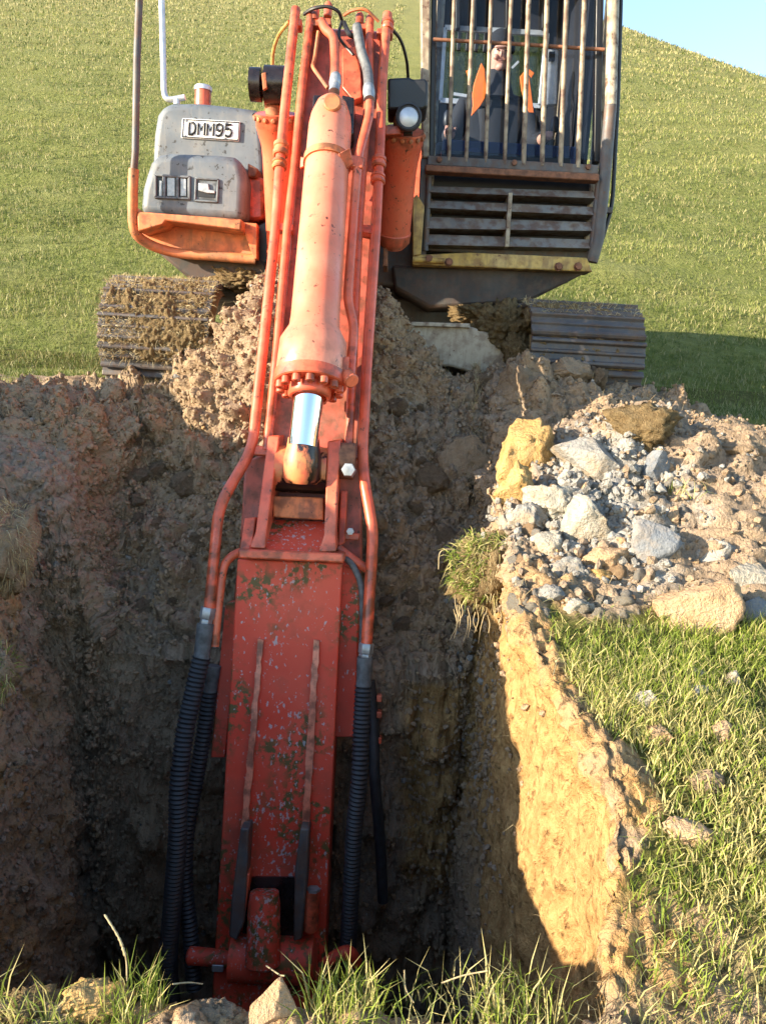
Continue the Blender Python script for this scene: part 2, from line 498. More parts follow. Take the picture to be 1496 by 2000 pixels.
def fast_mesh(name, verts, faces_list, mat, parent=None, attrs=None, smooth=True):
    """verts (N,3); faces_list: arrays (M,3) / (M,4)"""
    me = bpy.data.meshes.new(name)
    nv = len(verts); nf = sum(len(f) for f in faces_list); nl = sum(f.size for f in faces_list)
    me.vertices.add(nv); me.loops.add(nl); me.polygons.add(nf)
    me.vertices.foreach_set('co', np.ascontiguousarray(verts, dtype=np.float32).ravel())
    me.loops.foreach_set('vertex_index', np.concatenate([f.ravel() for f in faces_list]).astype(np.int32))
    tot = np.concatenate([np.full(len(f), f.shape[1]) for f in faces_list]).astype(np.int32)
    me.polygons.foreach_set('loop_start', np.concatenate([[0], np.cumsum(tot)[:-1]]).astype(np.int32))
    me.polygons.foreach_set('use_smooth', np.full(nf, smooth))
    me.update(calc_edges=True)
    for k, a in (attrs or {}).items():
        at = me.attributes.new(k, 'FLOAT', 'POINT'); at.data.foreach_set('value', np.ascontiguousarray(a, dtype=np.float32))
    me.materials.append(MAT[mat])
    o = bpy.data.objects.new(name, me); link(o, parent)
    return o
# ------------------------------------------------------------------ the lie of the land
FLOOR = -3.3
def base(x, y):
    ramp = np.where(y < 4.4, .05 + .29 * y, 1.326 + .04 * (y - 4.4))
    ramp = np.minimum(ramp, 1.37)
    return ramp

def XLT(y): return -1.52 - .42 * sstep(2.3, 4.0, y)
def XLB(y): return -1.27 + .05 * np.sin(y * 2.1)
def XRT(y): return np.interp(y, [1.0, 1.25, 1.42, 1.6, 1.75, 1.92, 2.08, 2.25, 2.5, 2.8, 3.1, 3.6], [.50, .49, .52, .60, .615, .61, .575, .535, .49, .50, .50, .52]) + .012 * np.sin(y * 11)
def XRB(y): return .47 + .02 * np.sin(y * 3.0)

CREST_X = [-3.2, -2.2, -1.75, -1.45, -1.15, -.95, -.78, -.5, -.05, .12, .3, .6, 1.0, 1.5, 2.0, 2.6, 3.4]
CREST_Z = [1.30, 1.29, 1.30, 1.38, 1.54, 1.78, 2.06, 2.10, 2.02, 1.72, 1.58, 1.56, 1.66, 1.48, 1.39, 1.33, 1.31]
def hill_h(x, y):
    d = np.maximum(y - 8.3, 0)
    rise = .5 * (np.sqrt(d * d + .35 ** 2) - .35)
    xc = 13.6 - (y - 33) * .13
    fall = np.maximum(x - xc, 0)
    far = np.maximum(y - 75, 0)
    return rise - .055 * fall ** 2 / (1 + .03 * fall) - .5 * far * sstep(0, 15, far) + .10 * np.sin(x * .31 + y * .17) * sstep(9, 16, y) + (.05 * np.sin(y * 2.4 + 1.3 * np.sin(x * .45) + .7 * np.sin(x * 1.3 + y * .3)) + .03 * np.sin(y * 5.3 + 1.1 * np.sin(x * .9 + 2))) * sstep(9.2, 11, y)

def dipx(x): return sstep(-1.62, -1.27, x) * sstep(.66, .40, x)

def G(x, y):
    x = np.asarray(x, float); y = np.asarray(y, float)
    b = base(x, y)
    # banks of spoil either side of the trench, the unseen left ones raised for shade
    b = b + (.05 + .06 * np.sin(y * 1.7)) * sstep(-1.35, -1.9, x) * sstep(4.9, 4.2, y) * sstep(-.5, 1.0, y)
    b = b + .78 * np.exp(-((x + 2.95) / .42) ** 2) * sstep(.2, 1.2, y) * sstep(4.4, 3.7, y)  # ridge out of view, raised to throw shade on the arm
    b = b - .10 * sstep(-1.2, -1.7, x) * sstep(2.8, 3.6, y)
    b = b + .20 * sstep(-1.42, -1.75, x) * sstep(.5, 1.0, y) * sstep(3.0, 2.3, y)  # unseen bank top lifted to shade the right trench wall
    b = b + .24 * np.exp(-((y - 2.65) / .45) ** 2) * sstep(-1.5, -1.8, x)  # further unseen lift, shading the far part of that wall
    b = b - .055 * sstep(1.75, 1.25, y) * sstep(-1.3, -1.1, x)
    b = b + .33 * np.exp(-((x - 1.2) / .58) ** 2 - ((y - 3.5) / .45) ** 2)
    b = b + .16 * np.exp(-((x - 2.1) / .7) ** 2 - ((y - 3.5) / .6) ** 2)
    # the heap at the far end
    dip = dipx(x)
    front = b * (1 - dip) + .16 * dip
    hc = np.interp(x, CREST_X, CREST_Z)
    k = np.clip((y - 3.55) / 1.07, 0, 1) * dip + np.clip((y - 4.0) / .62, 0, 1) * (1 - dip)
    kk = k * .6 + .4 * k * k * (3 - 2 * k)
    behind = sstep(4.72, 5.15, y)
    fr = b + (front - b) * sstep(3.3, 3.5, y)
    g = fr + (hc - fr) * kk
    g = np.where(y > 4.62, hc + (1.37 - hc) * behind, g)
    return g + hill_h(x, y)

def soil_mask(x, y):
    n = fbm(np.stack([x * 1.6, y * 1.6, x * 0 + 3.3], 1), 4, 5) * .32
    y0 = 3.85 - .5 * dipx(x)
    m = sstep(y0, y0 + .2, y + n * .5) * sstep(5.25, 4.95, y + n) * sstep(2.55, 2.2, x + n) * sstep(-3.0, -2.2, x + n)
    left = sstep(-1.0, -1.35, x) * sstep(-2.9, -2.3, x + n) * sstep(1.1, 1.9, y)
    er = XRT(y)
    wd = .13 + .05 * sstep(2.3, 2.7, y)
    edge = sstep(er + wd, er + wd * .3, x + n * .5) * sstep(er - 1.2, er - .8, x)
    # the worn shoulder is wide at the near end and turns to rubble further on
    rub = sstep(2.55, 2.85, y + n * .8 + .12 * x) * sstep(4.2, 4.0, y) * sstep(.2, .4, x) * sstep(3.2, 2.6, x + n)
    lip = sstep(1.0, 1.30, y + n * .7) * sstep(-2.2, -1.8, x) * sstep(1.2, .75, x + n)* sstep(1.65,1.45,y)
    track = .9 * sstep(4.9, 5.1, y) * sstep(6.3, 5.7, y + n) * (.8 * sstep(-3.9, -3.2, x + n) * sstep(6.2, 5.5, y + n) * sstep(-1.5, -1.8, x) + sstep(-2.35, -2.1, x + n) * sstep(-1.0, -1.3, x) + sstep(.9, 1.1, x) * sstep(2.1, 1.9, x + n))
    return np.clip(np.maximum.reduce([m, left, edge, rub, lip * .8, track]), 0, 1)

def build_earth():
    gl = (np.linspace(0, 1, 90)[::-1]) ** 2.2 * 9.5          # left ground, dense at the edge
    gr = (np.linspace(0, 1, 210)) ** 1.9 * 9.5
    nW, nF = 210, 230
    seg_x, seg_L, seg_k = [], [], []
    ys = np.concatenate([np.linspace(-1.6, .85, 30, False), np.linspace(.85, 1.27, 65, False)])
    Ms = np.zeros(len(ys))
    w = np.linspace(0, 1, 40); ys = np.concatenate([ys, 1.27 + .06 * w]); Ms = np.concatenate([Ms, w])
    a = np.linspace(1.33, 3.42, 185)[1:-1]; ys = np.concatenate([ys, a]); Ms = np.concatenate([Ms, np.ones(len(a))])
    w = np.linspace(0, 1, 80); ys = np.concatenate([ys, 3.42 + .14 * w]); Ms = np.concatenate([Ms, 1 - w])
    a = np.linspace(3.56, 4.8, 235)[1:]; ys = np.concatenate([ys, a]); Ms = np.concatenate([Ms, np.zeros(len(a))])
    a = 4.8 + (np.linspace(0, 1, 60)[1:]) ** 1.3 * 4.2; ys = np.concatenate([ys, a]); Ms = np.concatenate([Ms, np.zeros(len(a))])
    nq = len(ys)
    w = np.linspace(0, 1, nW)
    rows = []; Ls = np.concatenate([np.zeros(len(gl)), w[1:], np.ones(nF), 1 - w[1:], np.zeros(len(gr) - 1)])
    for y in ys:
        lt, lb, rt, rb = XLT(y), XLB(y), XRT(y), XRB(y)
        xw_l = lt + (lb - lt) * w ** .42; xw_r = rb + (rt - rb) * w ** 1.25
        fl = np.linspace(lb, rb, nF + 2)[1:-1]
        rows.append(np.concatenate([lt - gl, xw_l[1:], fl, xw_r[1:], rt + gr[1:]]))
    X = np.array(rows); ns = X.shape[1]
    Y = np.repeat(ys[:, None], ns, 1)
    LM = Ms[:, None] * Ls[None, :]
    shape = X.shape
    Gz = G(X.ravel(), Y.ravel()).reshape(shape)
    Z = Gz * (1 - LM) + FLOOR * LM
    P = np.stack([X, Y, Z], 2)
    du = np.gradient(P, axis=1); dv = np.gradient(P, axis=0)
    N = np.cross(du, dv); N /= np.maximum(np.linalg.norm(N, axis=2, keepdims=True), 1e-9)
    p = P.reshape(-1, 3); n = N.reshape(-1, 3); lm = LM.ravel()
    x, y, z = p.T
    soil = np.maximum(soil_mask(x, y), sstep(0.0, .03, lm))
    y0 = 3.75 - .45 * dipx(x)
    heap = sstep(y0, y0 + .3, y) * sstep(5.1, 4.8, y) * sstep(-2.9, -1.9, x) * sstep(2.6, 1.7, x)
    wall = sstep(0, .05, lm) * (1 - heap)
    # fractal relief; clods on the heap, scraped and crumbling faces in the trench
    q = p.copy()
    warp = np.stack([fbm(q * 3 + 9, 2, 31), fbm(q * 3 + 5, 2, 41), fbm(q * 3 + 1, 2, 51)], 1) * .06
    q = q + warp
    c1 = clods(q, .23, 1); c2 = clods(q, .125, 11); c3 = clods(q, .058, 21); c4 = clods(q, .028, 27)
    grit = fbm(p * 26, 3, 67, .6); big = fbm(p * 2.6, 3, 63)
    rough = fbm(p * 5.0, 5, 61, .55)
    scr = p * np.array([9, 9, 1.6]); scrape = fbm(scr, 4, 71)
    low = fbm(p * 1.4, 3, 81)
    ridge = 1 - np.abs(fbm(q * 6.5, 4, 65, .55)) * 2.2
    cl = sstep(-.35, .25, big)
    d_heap = .13 * cl * (c1 - .4) + (.06 + .05 * cl) * c2 + .042 * c3 + .014 * c4 + .035 * rough + .09 * big + .010 * grit + .012 * (ridge - .5)
    rightw = sstep(.0, .3, x)
    lefty = sstep(-.9, -1.2, x)
    d_wall = .03 * rightw * (fbm(p * np.array([14, 14, 7]), 4, 77, .6) - 1.6 * np.maximum(0, fbm(p * np.array([11, 11, 6]), 3, 78) - .25)) + (.03 + .05 * lefty) * rough + .035 * scrape + .055 * low + (.006 + .038 * lefty) * c2 + (.004 + .024 * lefty) * c3 + (.003 + .014 * lefty) * c4 + .022 * lefty * (ridge - .5) + (.012 + .014 * lefty) * grit
    rubm = np.exp(-((x - 1.15) / .8) ** 2 - ((y - 3.45) / .6) ** 2)
    d_soil = .03 * rough + .09 * rubm * (c1 - .35) + .05 * c2 * (.4 + 1.2 * rubm) + .03 * c3 + .016 * c4 + .015 * grit + .05 * low + .03 * (ridge - .5)
    d_turf = .02 * rough + .025 * low
    d = d_turf * (1 - soil) + soil * (d_soil * (1 - np.maximum(heap, wall)) + np.maximum(d_heap * heap, 0) * 0 + d_heap * heap + d_wall * wall)
    far = sstep(6.0, 9.0, y)
    d = d * (1 - far)
    p = p + n * d[:, None]
    rightwall = sstep(.0, .3, x) * sstep(.002, .02, lm) * sstep(4.1, 3.6, y)
    shoulder = sstep(.25, .4, x) * sstep(XRT(y) + .45, XRT(y) + .1, x) * sstep(3.2, 2.7, y) * sstep(1.1, 1.4, y)
    clay = np.clip(np.maximum(rightwall * sstep(.55, .15, lm), shoulder * .58), 0, 1) * .95 + .18 * heap * sstep(-1.2, -2, x)
    clay = np.maximum(clay, .40 * sstep(-1.1, -1.35, x) * (lm > .01) * sstep(4.0, 3.0, y))
    lipm = sstep(1.6, 1.3, y) * sstep(-1.2, -.9, x) * sstep(.8, .4, x) * (lm < .3)
    clay = np.maximum(clay, .45 * lipm)
    rockm = np.exp(-((x - .85) / .42) ** 2 - ((y - 3.2) / .5) ** 2)
    rock = np.clip(rockm * 1.1 * sstep(.35, .55, x), 0, 1) * .75
    idx = np.arange(nq * ns).reshape(nq, ns)
    f = np.stack([idx[:-1, :-1], idx[:-1, 1:], idx[1:, 1:], idx[1:, :-1]], 2).reshape(-1, 4)
    mean = lambda a: a.ravel()[f].mean(1)
    fl, fh, fs = mean(lm), mean(heap), mean(soil)
    kind = np.where(fl > .004, 1, np.where(fh > .5, 2, 0))
    out = []
    for k, name, lab in ((0, 'ground', 'ground'), (1, 'trench', 'trench'), (2, 'spoil_heap', 'heap')):
        ff = f[kind == k]
        used, inv = np.unique(ff, return_inverse=True)
        o = fast_mesh(name, p[used], [inv.reshape(-1, 4)], 'earth', None, dict(soil=soil[used], clay=clay[used], rock=rock[used]))
        o['kind'] = 'structure'
        out.append(o)
    return p.reshape(nq, ns, 3), n.reshape(nq, ns, 3), soil.reshape(nq, ns), heap.reshape(nq, ns), lm.reshape(nq, ns), (rockm + .25 * rubm).reshape(nq, ns)
EP, EN, ES, EH, EL, ER = build_earth()

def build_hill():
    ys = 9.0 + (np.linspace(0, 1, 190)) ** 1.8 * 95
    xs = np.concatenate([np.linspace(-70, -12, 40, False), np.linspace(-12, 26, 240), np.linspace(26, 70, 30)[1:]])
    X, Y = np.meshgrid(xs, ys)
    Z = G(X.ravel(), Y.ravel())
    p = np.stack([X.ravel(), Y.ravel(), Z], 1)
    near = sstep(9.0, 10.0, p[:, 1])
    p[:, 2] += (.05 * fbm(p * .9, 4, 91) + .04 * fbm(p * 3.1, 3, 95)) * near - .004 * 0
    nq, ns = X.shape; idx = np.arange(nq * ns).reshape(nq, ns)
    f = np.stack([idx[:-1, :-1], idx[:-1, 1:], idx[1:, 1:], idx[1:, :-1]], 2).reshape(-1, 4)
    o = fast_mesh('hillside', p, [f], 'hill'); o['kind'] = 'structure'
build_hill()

def hit(px, py, tmax=8.0):
    """where the line of sight through a photo point first meets the ground"""
    d = FW + (px - CX) / FPX * RT + (CY - py) / FPX * UPV
    ts = np.linspace(.8, tmax, 1500)
    P = np.array(CAMP)[None, :] + ts[:, None] * np.array(d)[None, :]
    x, y, z = P.T
    g = G(x, y)
    inside = (y > 1.30) & (y < 3.48) & (x > XLB(y)) & (x < XRT(y) - .02)
    g = np.where(inside, FLOOR, g)
    below = np.nonzero(z < g)[0]
    k = below[0] if len(below) else len(ts) - 1
    return Vector([float(a) for a in P[k]]), float(ts[k])
# ------------------------------------------------------------------ grass
def blades(name, x, y, z, h, w, lean, mat, dry, parent=None, curl=.5, kind='stuff', tilt=None, rnd=None):
    n = len(x)
    th = rng.uniform(0, 2 * np.pi, n)
    dx, dy = np.cos(th), np.sin(th)
    ph = rng.uniform(0, 2 * np.pi, n); wx, wy = np.cos(ph), np.sin(ph)
    l1 = lean * rng.uniform(.3, 1.0, n); l2 = l1 * (1 + curl)
    b = np.stack([x, y, z], 1)
    if tilt is not None: b = b
    side = np.stack([wx, wy, np.zeros(n)], 1) * (w / 2)[:, None]
    mid = b + np.stack([dx * l1 * h * .5, dy * l1 * h * .5, h * .55 * np.sqrt(np.maximum(0.05, 1 - (l1 * .6) ** 2))], 1)
    tip = b + np.stack([dx * l2 * h, dy * l2 * h, h * np.sqrt(np.maximum(0.04, 1 - np.minimum(l2, .98) ** 2))], 1)
    v = np.stack([b - side, b + side, mid + side * .75, mid - side * .75, tip], 1).reshape(-1, 3)
    o5 = np.arange(n) * 5
    quads = np.stack([o5, o5 + 1, o5 + 2, o5 + 3], 1); tris = np.stack([o5 + 3, o5 + 2, o5 + 4], 1)
    r = np.repeat(rng.uniform(0, 1, n) if rnd is None else np.clip(rnd, 0, 1), 5)
    dd = np.repeat(np.clip(dry, 0, 1), 5)
    o = fast_mesh(name, v, [quads, tris], mat, parent, dict(rnd=r, dry=dd), smooth=False)
    if kind: o['kind'] = kind
    return o

def zsurf(x, y):
    return G(x, y)

def near_grass():
    # the turf on the right bank and the near end of the trench
    n = 250000
    y = .55 + rng.uniform(0, 1, n) ** 1.25 * 3.7
    x = rng.uniform(-1.0, 1.0, n) * (1.25 + .55 * y) + .25
    s = soil_mask(x, y)
    inside = (y > 1.26) & (y < 4.0) & (x > XLT(y) + .01) & (x < XRT(y) + .015)
    patch = fbm(np.stack([x * 3.2, y * 3.2, x * 0], 1), 3, 7)
    keep = (~inside) & (rng.uniform(0, 1, n) > s * 1.06) & (rng.uniform(0, 1, n) < .72 + .9 * patch)
    x, y, patch, s = x[keep], y[keep], patch[keep], s[keep]
    n = len(x)
    h = rng.uniform(.025, .08, n) * (1 + .9 * patch)
    dry = rng.uniform(0, 1, n) + .6 * fbm(np.stack([x * 2, y * 2, x * 0 + 4], 1), 2, 9) + .25 * s
    blades('grass', x, y, zsurf(x, y) - .004, h, rng.uniform(.0024, .0050, n), rng.uniform(.25, .97, n), 'grass', dry, rnd=.6 * rng.uniform(0, 1, n) + .2 + .5 * patch)
    # matted thatch under the standing blades
    m = rng.uniform(0, 1, n) < .45
    xt, yt = x[m] + rng.normal(0, .02, m.sum()), y[m] + rng.normal(0, .02, m.sum())
    ok = ~((yt > 1.26) & (yt < 4.0) & (xt > XLT(yt)) & (xt < XRT(yt) + .02)); xt, yt = xt[ok], yt[ok]; k = len(xt)
    blades('thatch', xt, yt, zsurf(xt, yt) + rng.uniform(0, .018, k), rng.uniform(.03, .08, k), rng.uniform(.002, .004, k), rng.uniform(.9, .99, k), 'grass', rng.uniform(.25, 1.1, k))
near_grass()

def paddock():
    parts = []
    # thick near the machine, thinning with distance as the blades shrink below a pixel
    n = 330000
    u = rng.uniform(0, 1, n)
    y0, y1 = 4.9, 58.0
    y = y0 * (y1 / y0) ** (u ** 1.35)
    x = rng.uniform(-.62, .62, n) * y
    s = soil_mask(x, y)
    clump = fbm(np.stack([x * 1.1, y * 2.4, x * 0 + 2], 1), 3, 17) * .7 + .6 * fbm(np.stack([x * 4, y * 6, x * 0 + 2], 1), 2, 19)
    keep = (rng.uniform(0, 1, n) > s) & (rng.uniform(0, 1, n) < .78 + .8 * clump)
    x, y, clump = x[keep], y[keep], clump[keep]
    n = len(x)
    sc = 1 + .035 * np.maximum(y - 6, 0)
    h = rng.uniform(.035, .085, n) * (1 + .5 * clump) * sc
    w = rng.uniform(.004, .008, n) * sc * (.7 + .06 * y)
    dry = rng.uniform(0, 1, n) + .25 * clump + .010 * (y - 8)
    blades('paddock_grass', x, y, zsurf(x, y) - .006, h, w, rng.uniform(.3, .98, n), 'turfgrass', dry, rnd=.5 * rng.uniform(0, 1, n) + .25 + .95 * fbm(np.stack([x * .35, y * .8, x * 0 + 6], 1), 4, 27) + .25 * clump)
paddock()
# ------------------------------------------------------------------ the excavator
ORG = Vector((-.1, 6.2, 1.45))
EX = empty('excavator', ORG, 'orange excavator with a grey bonnet and barred cab reaching into the trench', 'excavator')

def lerp(a, b, t): return a + (b - a) * t
def tb(py):
    """optical depth of the pipe plane along the boom"""
    k = (py - 60) / (870 - 60)
    return 1 / lerp(1 / 4.12, 1 / 3.60, k)
def B(px, py, off=0.0): return U(px, py, tb(py) - off)

# ---- tracks: a frame, a front idler and every shoe
TY, TZ, TR = 4.93, 1.715, .325
TLEN = 3.1
def track_path(s, R):
    """point and direction at arc length s round the loop (y, z)"""
    per = 2 * TLEN + 2 * math.pi * R
    s = s % per
    if s < math.pi * R:                       # front half circle, bottom to top
        a = -math.pi / 2 - s / R
        return TY + R * math.cos(a), TZ + R * math.sin(a), a
    s -= math.pi * R
    if s < TLEN: return TY + s, TZ + R, math.pi / 2
    s -= TLEN
    if s < math.pi * R:
        a = math.pi / 2 - s / R
        return TY + TLEN + R * math.cos(a), TZ + R * math.sin(a), a
    s -= math.pi * R
    return TY + TLEN - s, TZ - R, -math.pi / 2

def shoe_mesh(W):
    """one shoe: plate with three grouser ribs, lying in x (across) and local y (along), out = +z"""
    m = MB(); L = .158
    prof = [(-L / 2, -.012), (L / 2, -.012), (L / 2, .012), (L / 2 - .012, .034), (L / 2 - .026, .034), (L / 2 - .034, .010),
            (.013, .010), (.007, .026), (-.007, .026), (-.013, .010), (-L / 2 + .034, .010), (-L / 2 + .026, .024), (-L / 2 + .010, .024), (-L / 2, .008)]
    m.extrude([Vector((-W / 2, a, b)) for a, b in prof], (W, 0, 0))
    return m

def make_track(xa, xb):
    W = xb - xa; xc = (xa + xb) / 2
    fr = MB()
    fr.box((xc, TY + TLEN / 2, TZ), (W * .42, TLEN, .30))
    fr.lathe((xc - W * .2, TY, TZ), (xc + W * .2, TY, TZ), [(0, .10), (0, TR - .05), (W * .4, TR - .05), (W * .4, .10)], 28)
    fr.lathe((xc - W * .2, TY + TLEN, TZ), (xc + W * .2, TY + TLEN, TZ), [(0, .10), (0, TR - .05), (W * .4, TR - .05), (W * .4, .10)], 28)
    for k in range(6):
        yy = TY + .4 + k * .45
        fr.lathe((xc - W * .25, yy, TZ - TR + .11), (xc + W * .25, yy, TZ - TR + .11), [(0, .1), (W * .5, .1)], 16)
    t = fr.build('track', 'steel', EX, bevel=.01)
    per = 2 * TLEN + 2 * math.pi * TR; n = int(per / .165)
    proto = None
    for i in range(n):
        y, z, a = track_path(i * per / n + .05, TR)
        if proto is None:
            o = shoe_mesh(W).build('track_shoe', 'shoe', None, smooth=0, bevel=.004); o.parent = t; proto = o
            chain = proto
        else:
            o = proto.copy(); COL.objects.link(o)
        o.location = Vector((xc, y, z)) - ORG
        out = Vector((0, math.cos(a), math.sin(a)))
        al = Vector((1, 0, 0)).cross(out) * -1
        mt = Matrix((Vector((1, 0, 0)), out.cross(Vector((1, 0, 0))), out)).transposed()
        o.rotation_euler = mt.to_euler()
    return t
xl0, xl1 = UY(193, 665, TY - TR).x, UY(408, 680, TY - TR).x
xr0, xr1 = UY(1038, 660, TY - TR).x, UY(1262, 668, TY - TR).x
track_l = make_track(xl0, xl1); track_r = make_track(xr0, xr1)

def mud_patch(name, track, x0, x1, a0, a1, th, seed, nx=120, na=110):
    """soil and straw pressed into the shoes round the front of a track"""
    u = np.linspace(0, 1, nx); v = np.linspace(0, 1, na)
    Uu, V = np.meshgrid(u, v)
    x = x0 + (x1 - x0) * Uu; a = a0 + (a1 - a0) * V
    p = np.stack([x.ravel(), (a * TR).ravel(), np.zeros(x.size)], 1)
    edge = np.minimum.reduce([Uu, 1 - Uu, V, 1 - V]).ravel()
    n = th * (.40 + .75 * fbm(p * 5, 3, seed)) + .010 * (1 - 2.2 * np.abs(fbm(p * 13, 4, seed + 4))) + .018 * clods(p, .04, seed + 9) + .008 * clods(p, .02, seed + 11) + .022 * fbm(p * 45, 3, seed + 2)
    r = TR - .02 + n * sstep(0, .09, edge) - .03 * (1 - sstep(0, .05, edge))
    y = TY + r * np.cos(a.ravel()); z = TZ + r * np.sin(a.ravel())
    idx = np.arange(nx * na).reshape(na, nx)
    f = np.stack([idx[:-1, :-1], idx[:-1, 1:], idx[1:, 1:], idx[1:, :-1]], 2).reshape(-1, 4)
    o = fast_mesh(name, np.stack([x.ravel(), y, z], 1) - np.array(ORG), [f], 'mud', None)
    o.parent = track; o['kind'] = 'stuff'
    return o
D = math.radians
mud_patch('caked_mud', track_l, xl0 - .01, xl1 + .02, D(80), D(212), .062, 3)
mud_patch('caked_mud', track_r, xr0 - .02, xr1 - .03, D(70), D(128), .050, 23)
mud_patch('caked_mud', track_r, xr0, xr1 - .01, D(150), D(255), .012, 33)

# ---- carbody and turntable
m = MB()
m.prism([(775, 633), (918, 637), (974, 657), (1000, 733), (958, 738), (880, 716), (775, 712)], 4.98, 6.6)
m.build('carbody_leg', 'pale', EX, bevel=.015)
m = MB(); m.prism([(796, 628), (918, 632), (918, 640), (796, 636)], 4.95, 5.2); m.build('carbody_flange', 'pale', EX, bevel=.004)
m = MB(); m.prism([(415, 640), (560, 640), (640, 720), (400, 720)], 5.1, 6.6); m.build('carbody_leg', 'steel', EX, bevel=.015)
m = MB(); m.box((-.1, 6.3, 1.70), (1.2, 1.6, .36)); m.lathe((-.1, 6.2, 1.8), (-.1, 6.2, 2.3), [(0, .62), (.3, .62), (.3, .56), (.5, .56)], 40)
m.build('turntable', 'steel', EX, bevel=.02)

# ---- upper structure
m = MB(); m.prism([(262, 400), (268, 414), (322, 420), (501, 436), (501, 506), (330, 497), (292, 482), (266, 452)], 4.93, 8.0)
m.build('side_deck', 'deck', EX, bevel=.012)
m = MB(); m.prism([(268, 413), (472, 428), (470, 450), (324, 431), (318, 439), (270, 452)], 4.74, 5.0)
m.build('deck_step', 'deck', EX, bevel=.008)
m = MB(); m.prism([(470, 434), (502, 436), (502, 506), (496, 506)], 4.86, 4.95); m.build('deck_bracket', 'deck', EX, bevel=.005)
m = MB(); m.prism([(300, 486), (522, 506), (522, 548), (372, 547)], 5.0, 7.8); m.build('belly_plate', 'belly', EX, bevel=.02)
m = MB(); m.prism([(765, 517), (1150, 530), (1030, 590), (840, 601), (770, 562)], 5.25, 7.8); m.build('belly_plate', 'belly', EX, bevel=.02)
m = MB(); m.prism([(505, 395), (820, 395), (820, 560), (505, 545)], 5.35, 7.0); m.build('boom_foot', 'steel', EX, bevel=.02)
m = MB(); m.prism([(503, 440), (524, 430), (524, 515), (503, 512)], 5.0, 5.5); m.build('foot_plate', 'black', EX, bevel=.008)
m = MB(); m.prism([(440, 250), (1010, 290), (1010, 540), (440, 510)], 7.6, 8.3); m.build('counterweight', 'orange', EX, bevel=.08, bseg=4)
# rail that runs down the corner and turns under the deck
p = [(275, -70, 4.73), (268, 120, 4.73), (265, 300, 4.73), (261, 345, 4.73)]
m = MB(); m.tube([UY(*q) for q in p], .021, 12); m.build('handrail', 'steel', EX)
p = [(262, 330, 4.73), (260, 385, 4.74), (263, 446, 4.78), (285, 473, 4.84), (340, 493, 4.9), (420, 500, 4.92), (500, 507, 4.93)]
m = MB(); m.tube(spline([UY(*q) for q in p], 8), .030, 12); m.build('deck_rim', 'deck', EX)
m = MB(); m.tube(rounded([UY(*q) for q in [(315, -60, 5.3), (321, 187, 5.3), (330, 196, 5.3), (362, 190, 5.3)]], .06), .019, 10)
m.tube([UY(346, 192, 5.3), UY(346, 204, 5.3)], .022, 8); m.build('grab_pole', 'silver', EX)
cp = UY(397, 200, 5.5)
m = MB(); m.lathe(cp - Vector((0, 0, .03)), cp + Vector((0, 0, 1)), [(0, .052), (.10, .052)], 24); fcap = m.build('filler_cap', 'orange', EX)
m = MB(); m.lathe(cp + Vector((0, 0, .07)), cp + Vector((0, 0, 1)), [(0, .045), (0, .058), (.022, .058), (.03, .05)], 24); m.build('cap_lid', 'silver', fcap)

# bonnet
m = MB(); m.prism([(296, 340), (300, 262), (306, 224), (316, 207), (334, 200), (385, 199), (445, 205), (497, 212), (512, 222), (519, 300), (520, 345)], 5.10, 7.4)
bon = m.build('bonnet', 'hood', EX, bevel=.045, bseg=5)
m = MB(); m.prism([(273, 417), (277, 368), (285, 340), (293, 316), (308, 301), (330, 297), (420, 300), (456, 304), (473, 316), (480, 350), (476, 431)], 4.83, 5.3)
nose = m.build('bonnet_nose', 'hood', EX, bevel=.05, bseg=5)
m = MB(); m.prism([(478, 345), (514, 345), (516, 428), (479, 432)], 5.02, 5.6); m.build('side_panel', 'orange', EX, bevel=.02)
m = MB(); m.prism([(484, 318), (505, 330), (500, 345), (484, 345)], 4.98, 5.3); m.build('bonnet_trim', 'rust', EX, bevel=.008)
def ring(pts, y0, y1, t):
    """a raised frame along a closed outline"""
    c = (sum(p[0] for p in pts) / len(pts), sum(p[1] for p in pts) / len(pts))
    inn = []
    for a, b in pts:
        inn.append((a - math.copysign(t, a - c[0]), b - math.copysign(t, b - c[1])))
    m = MB(); n = len(pts)
    for i in range(n):
        j = (i + 1) % n
        m.prism([pts[i], pts[j], inn[j], inn[i]], y0, y1)
    return m
YN = 4.83
vent = ring([(301, 339), (372, 343), (372, 390), (301, 387)], YN - .016, YN + .02, 5).build('vent_frame', 'hood', nose, bevel=.004)
m = MB(); m.prism([(304, 342), (369, 345), (369, 387), (304, 384)], YN - .003, YN + .02); m.build('vent_dark_plate', 'black', nose)  # flat black plate; the vent's inner shade is painted, not recessed
for a, b in ((318, 324), (344, 350)):
    m = MB(); m.prism([(a, 341), (b, 342), (b, 388), (a, 387)], YN - .014, YN + .01); m.build('vent_bar', 'hood', nose, bevel=.003)
for a, b, c in ((311, 317, 352), (327, 342, 346), (353, 364, 348)):
    m = MB(); m.prism([(a, c), (b, c + 1), (b, 383), (a, 383)], YN - .007, YN + .01); m.build('vent_louvre', 'fit', nose, bevel=.002)
ring([(381, 346), (428, 349), (426, 396), (379, 393)], YN - .012, YN + .02, 4).build('latch_frame', 'hood', nose, bevel=.004)
m = MB(); m.prism([(385, 350), (423, 352), (422, 391), (384, 388)], YN - .003, YN + .02); m.build('latch_plate', 'hood', nose)
m = MB(); m.prism([(386, 371), (420, 373), (419, 386), (385, 384)], YN - .006, YN + .02); m.build('latch_slot', 'black', nose)
m = MB(); m.prism([(388, 357), (407, 358), (409, 370), (420, 372), (420, 378), (404, 377), (388, 372)], YN - .016, YN); m.build('latch', 'fit', nose, bevel=.003)

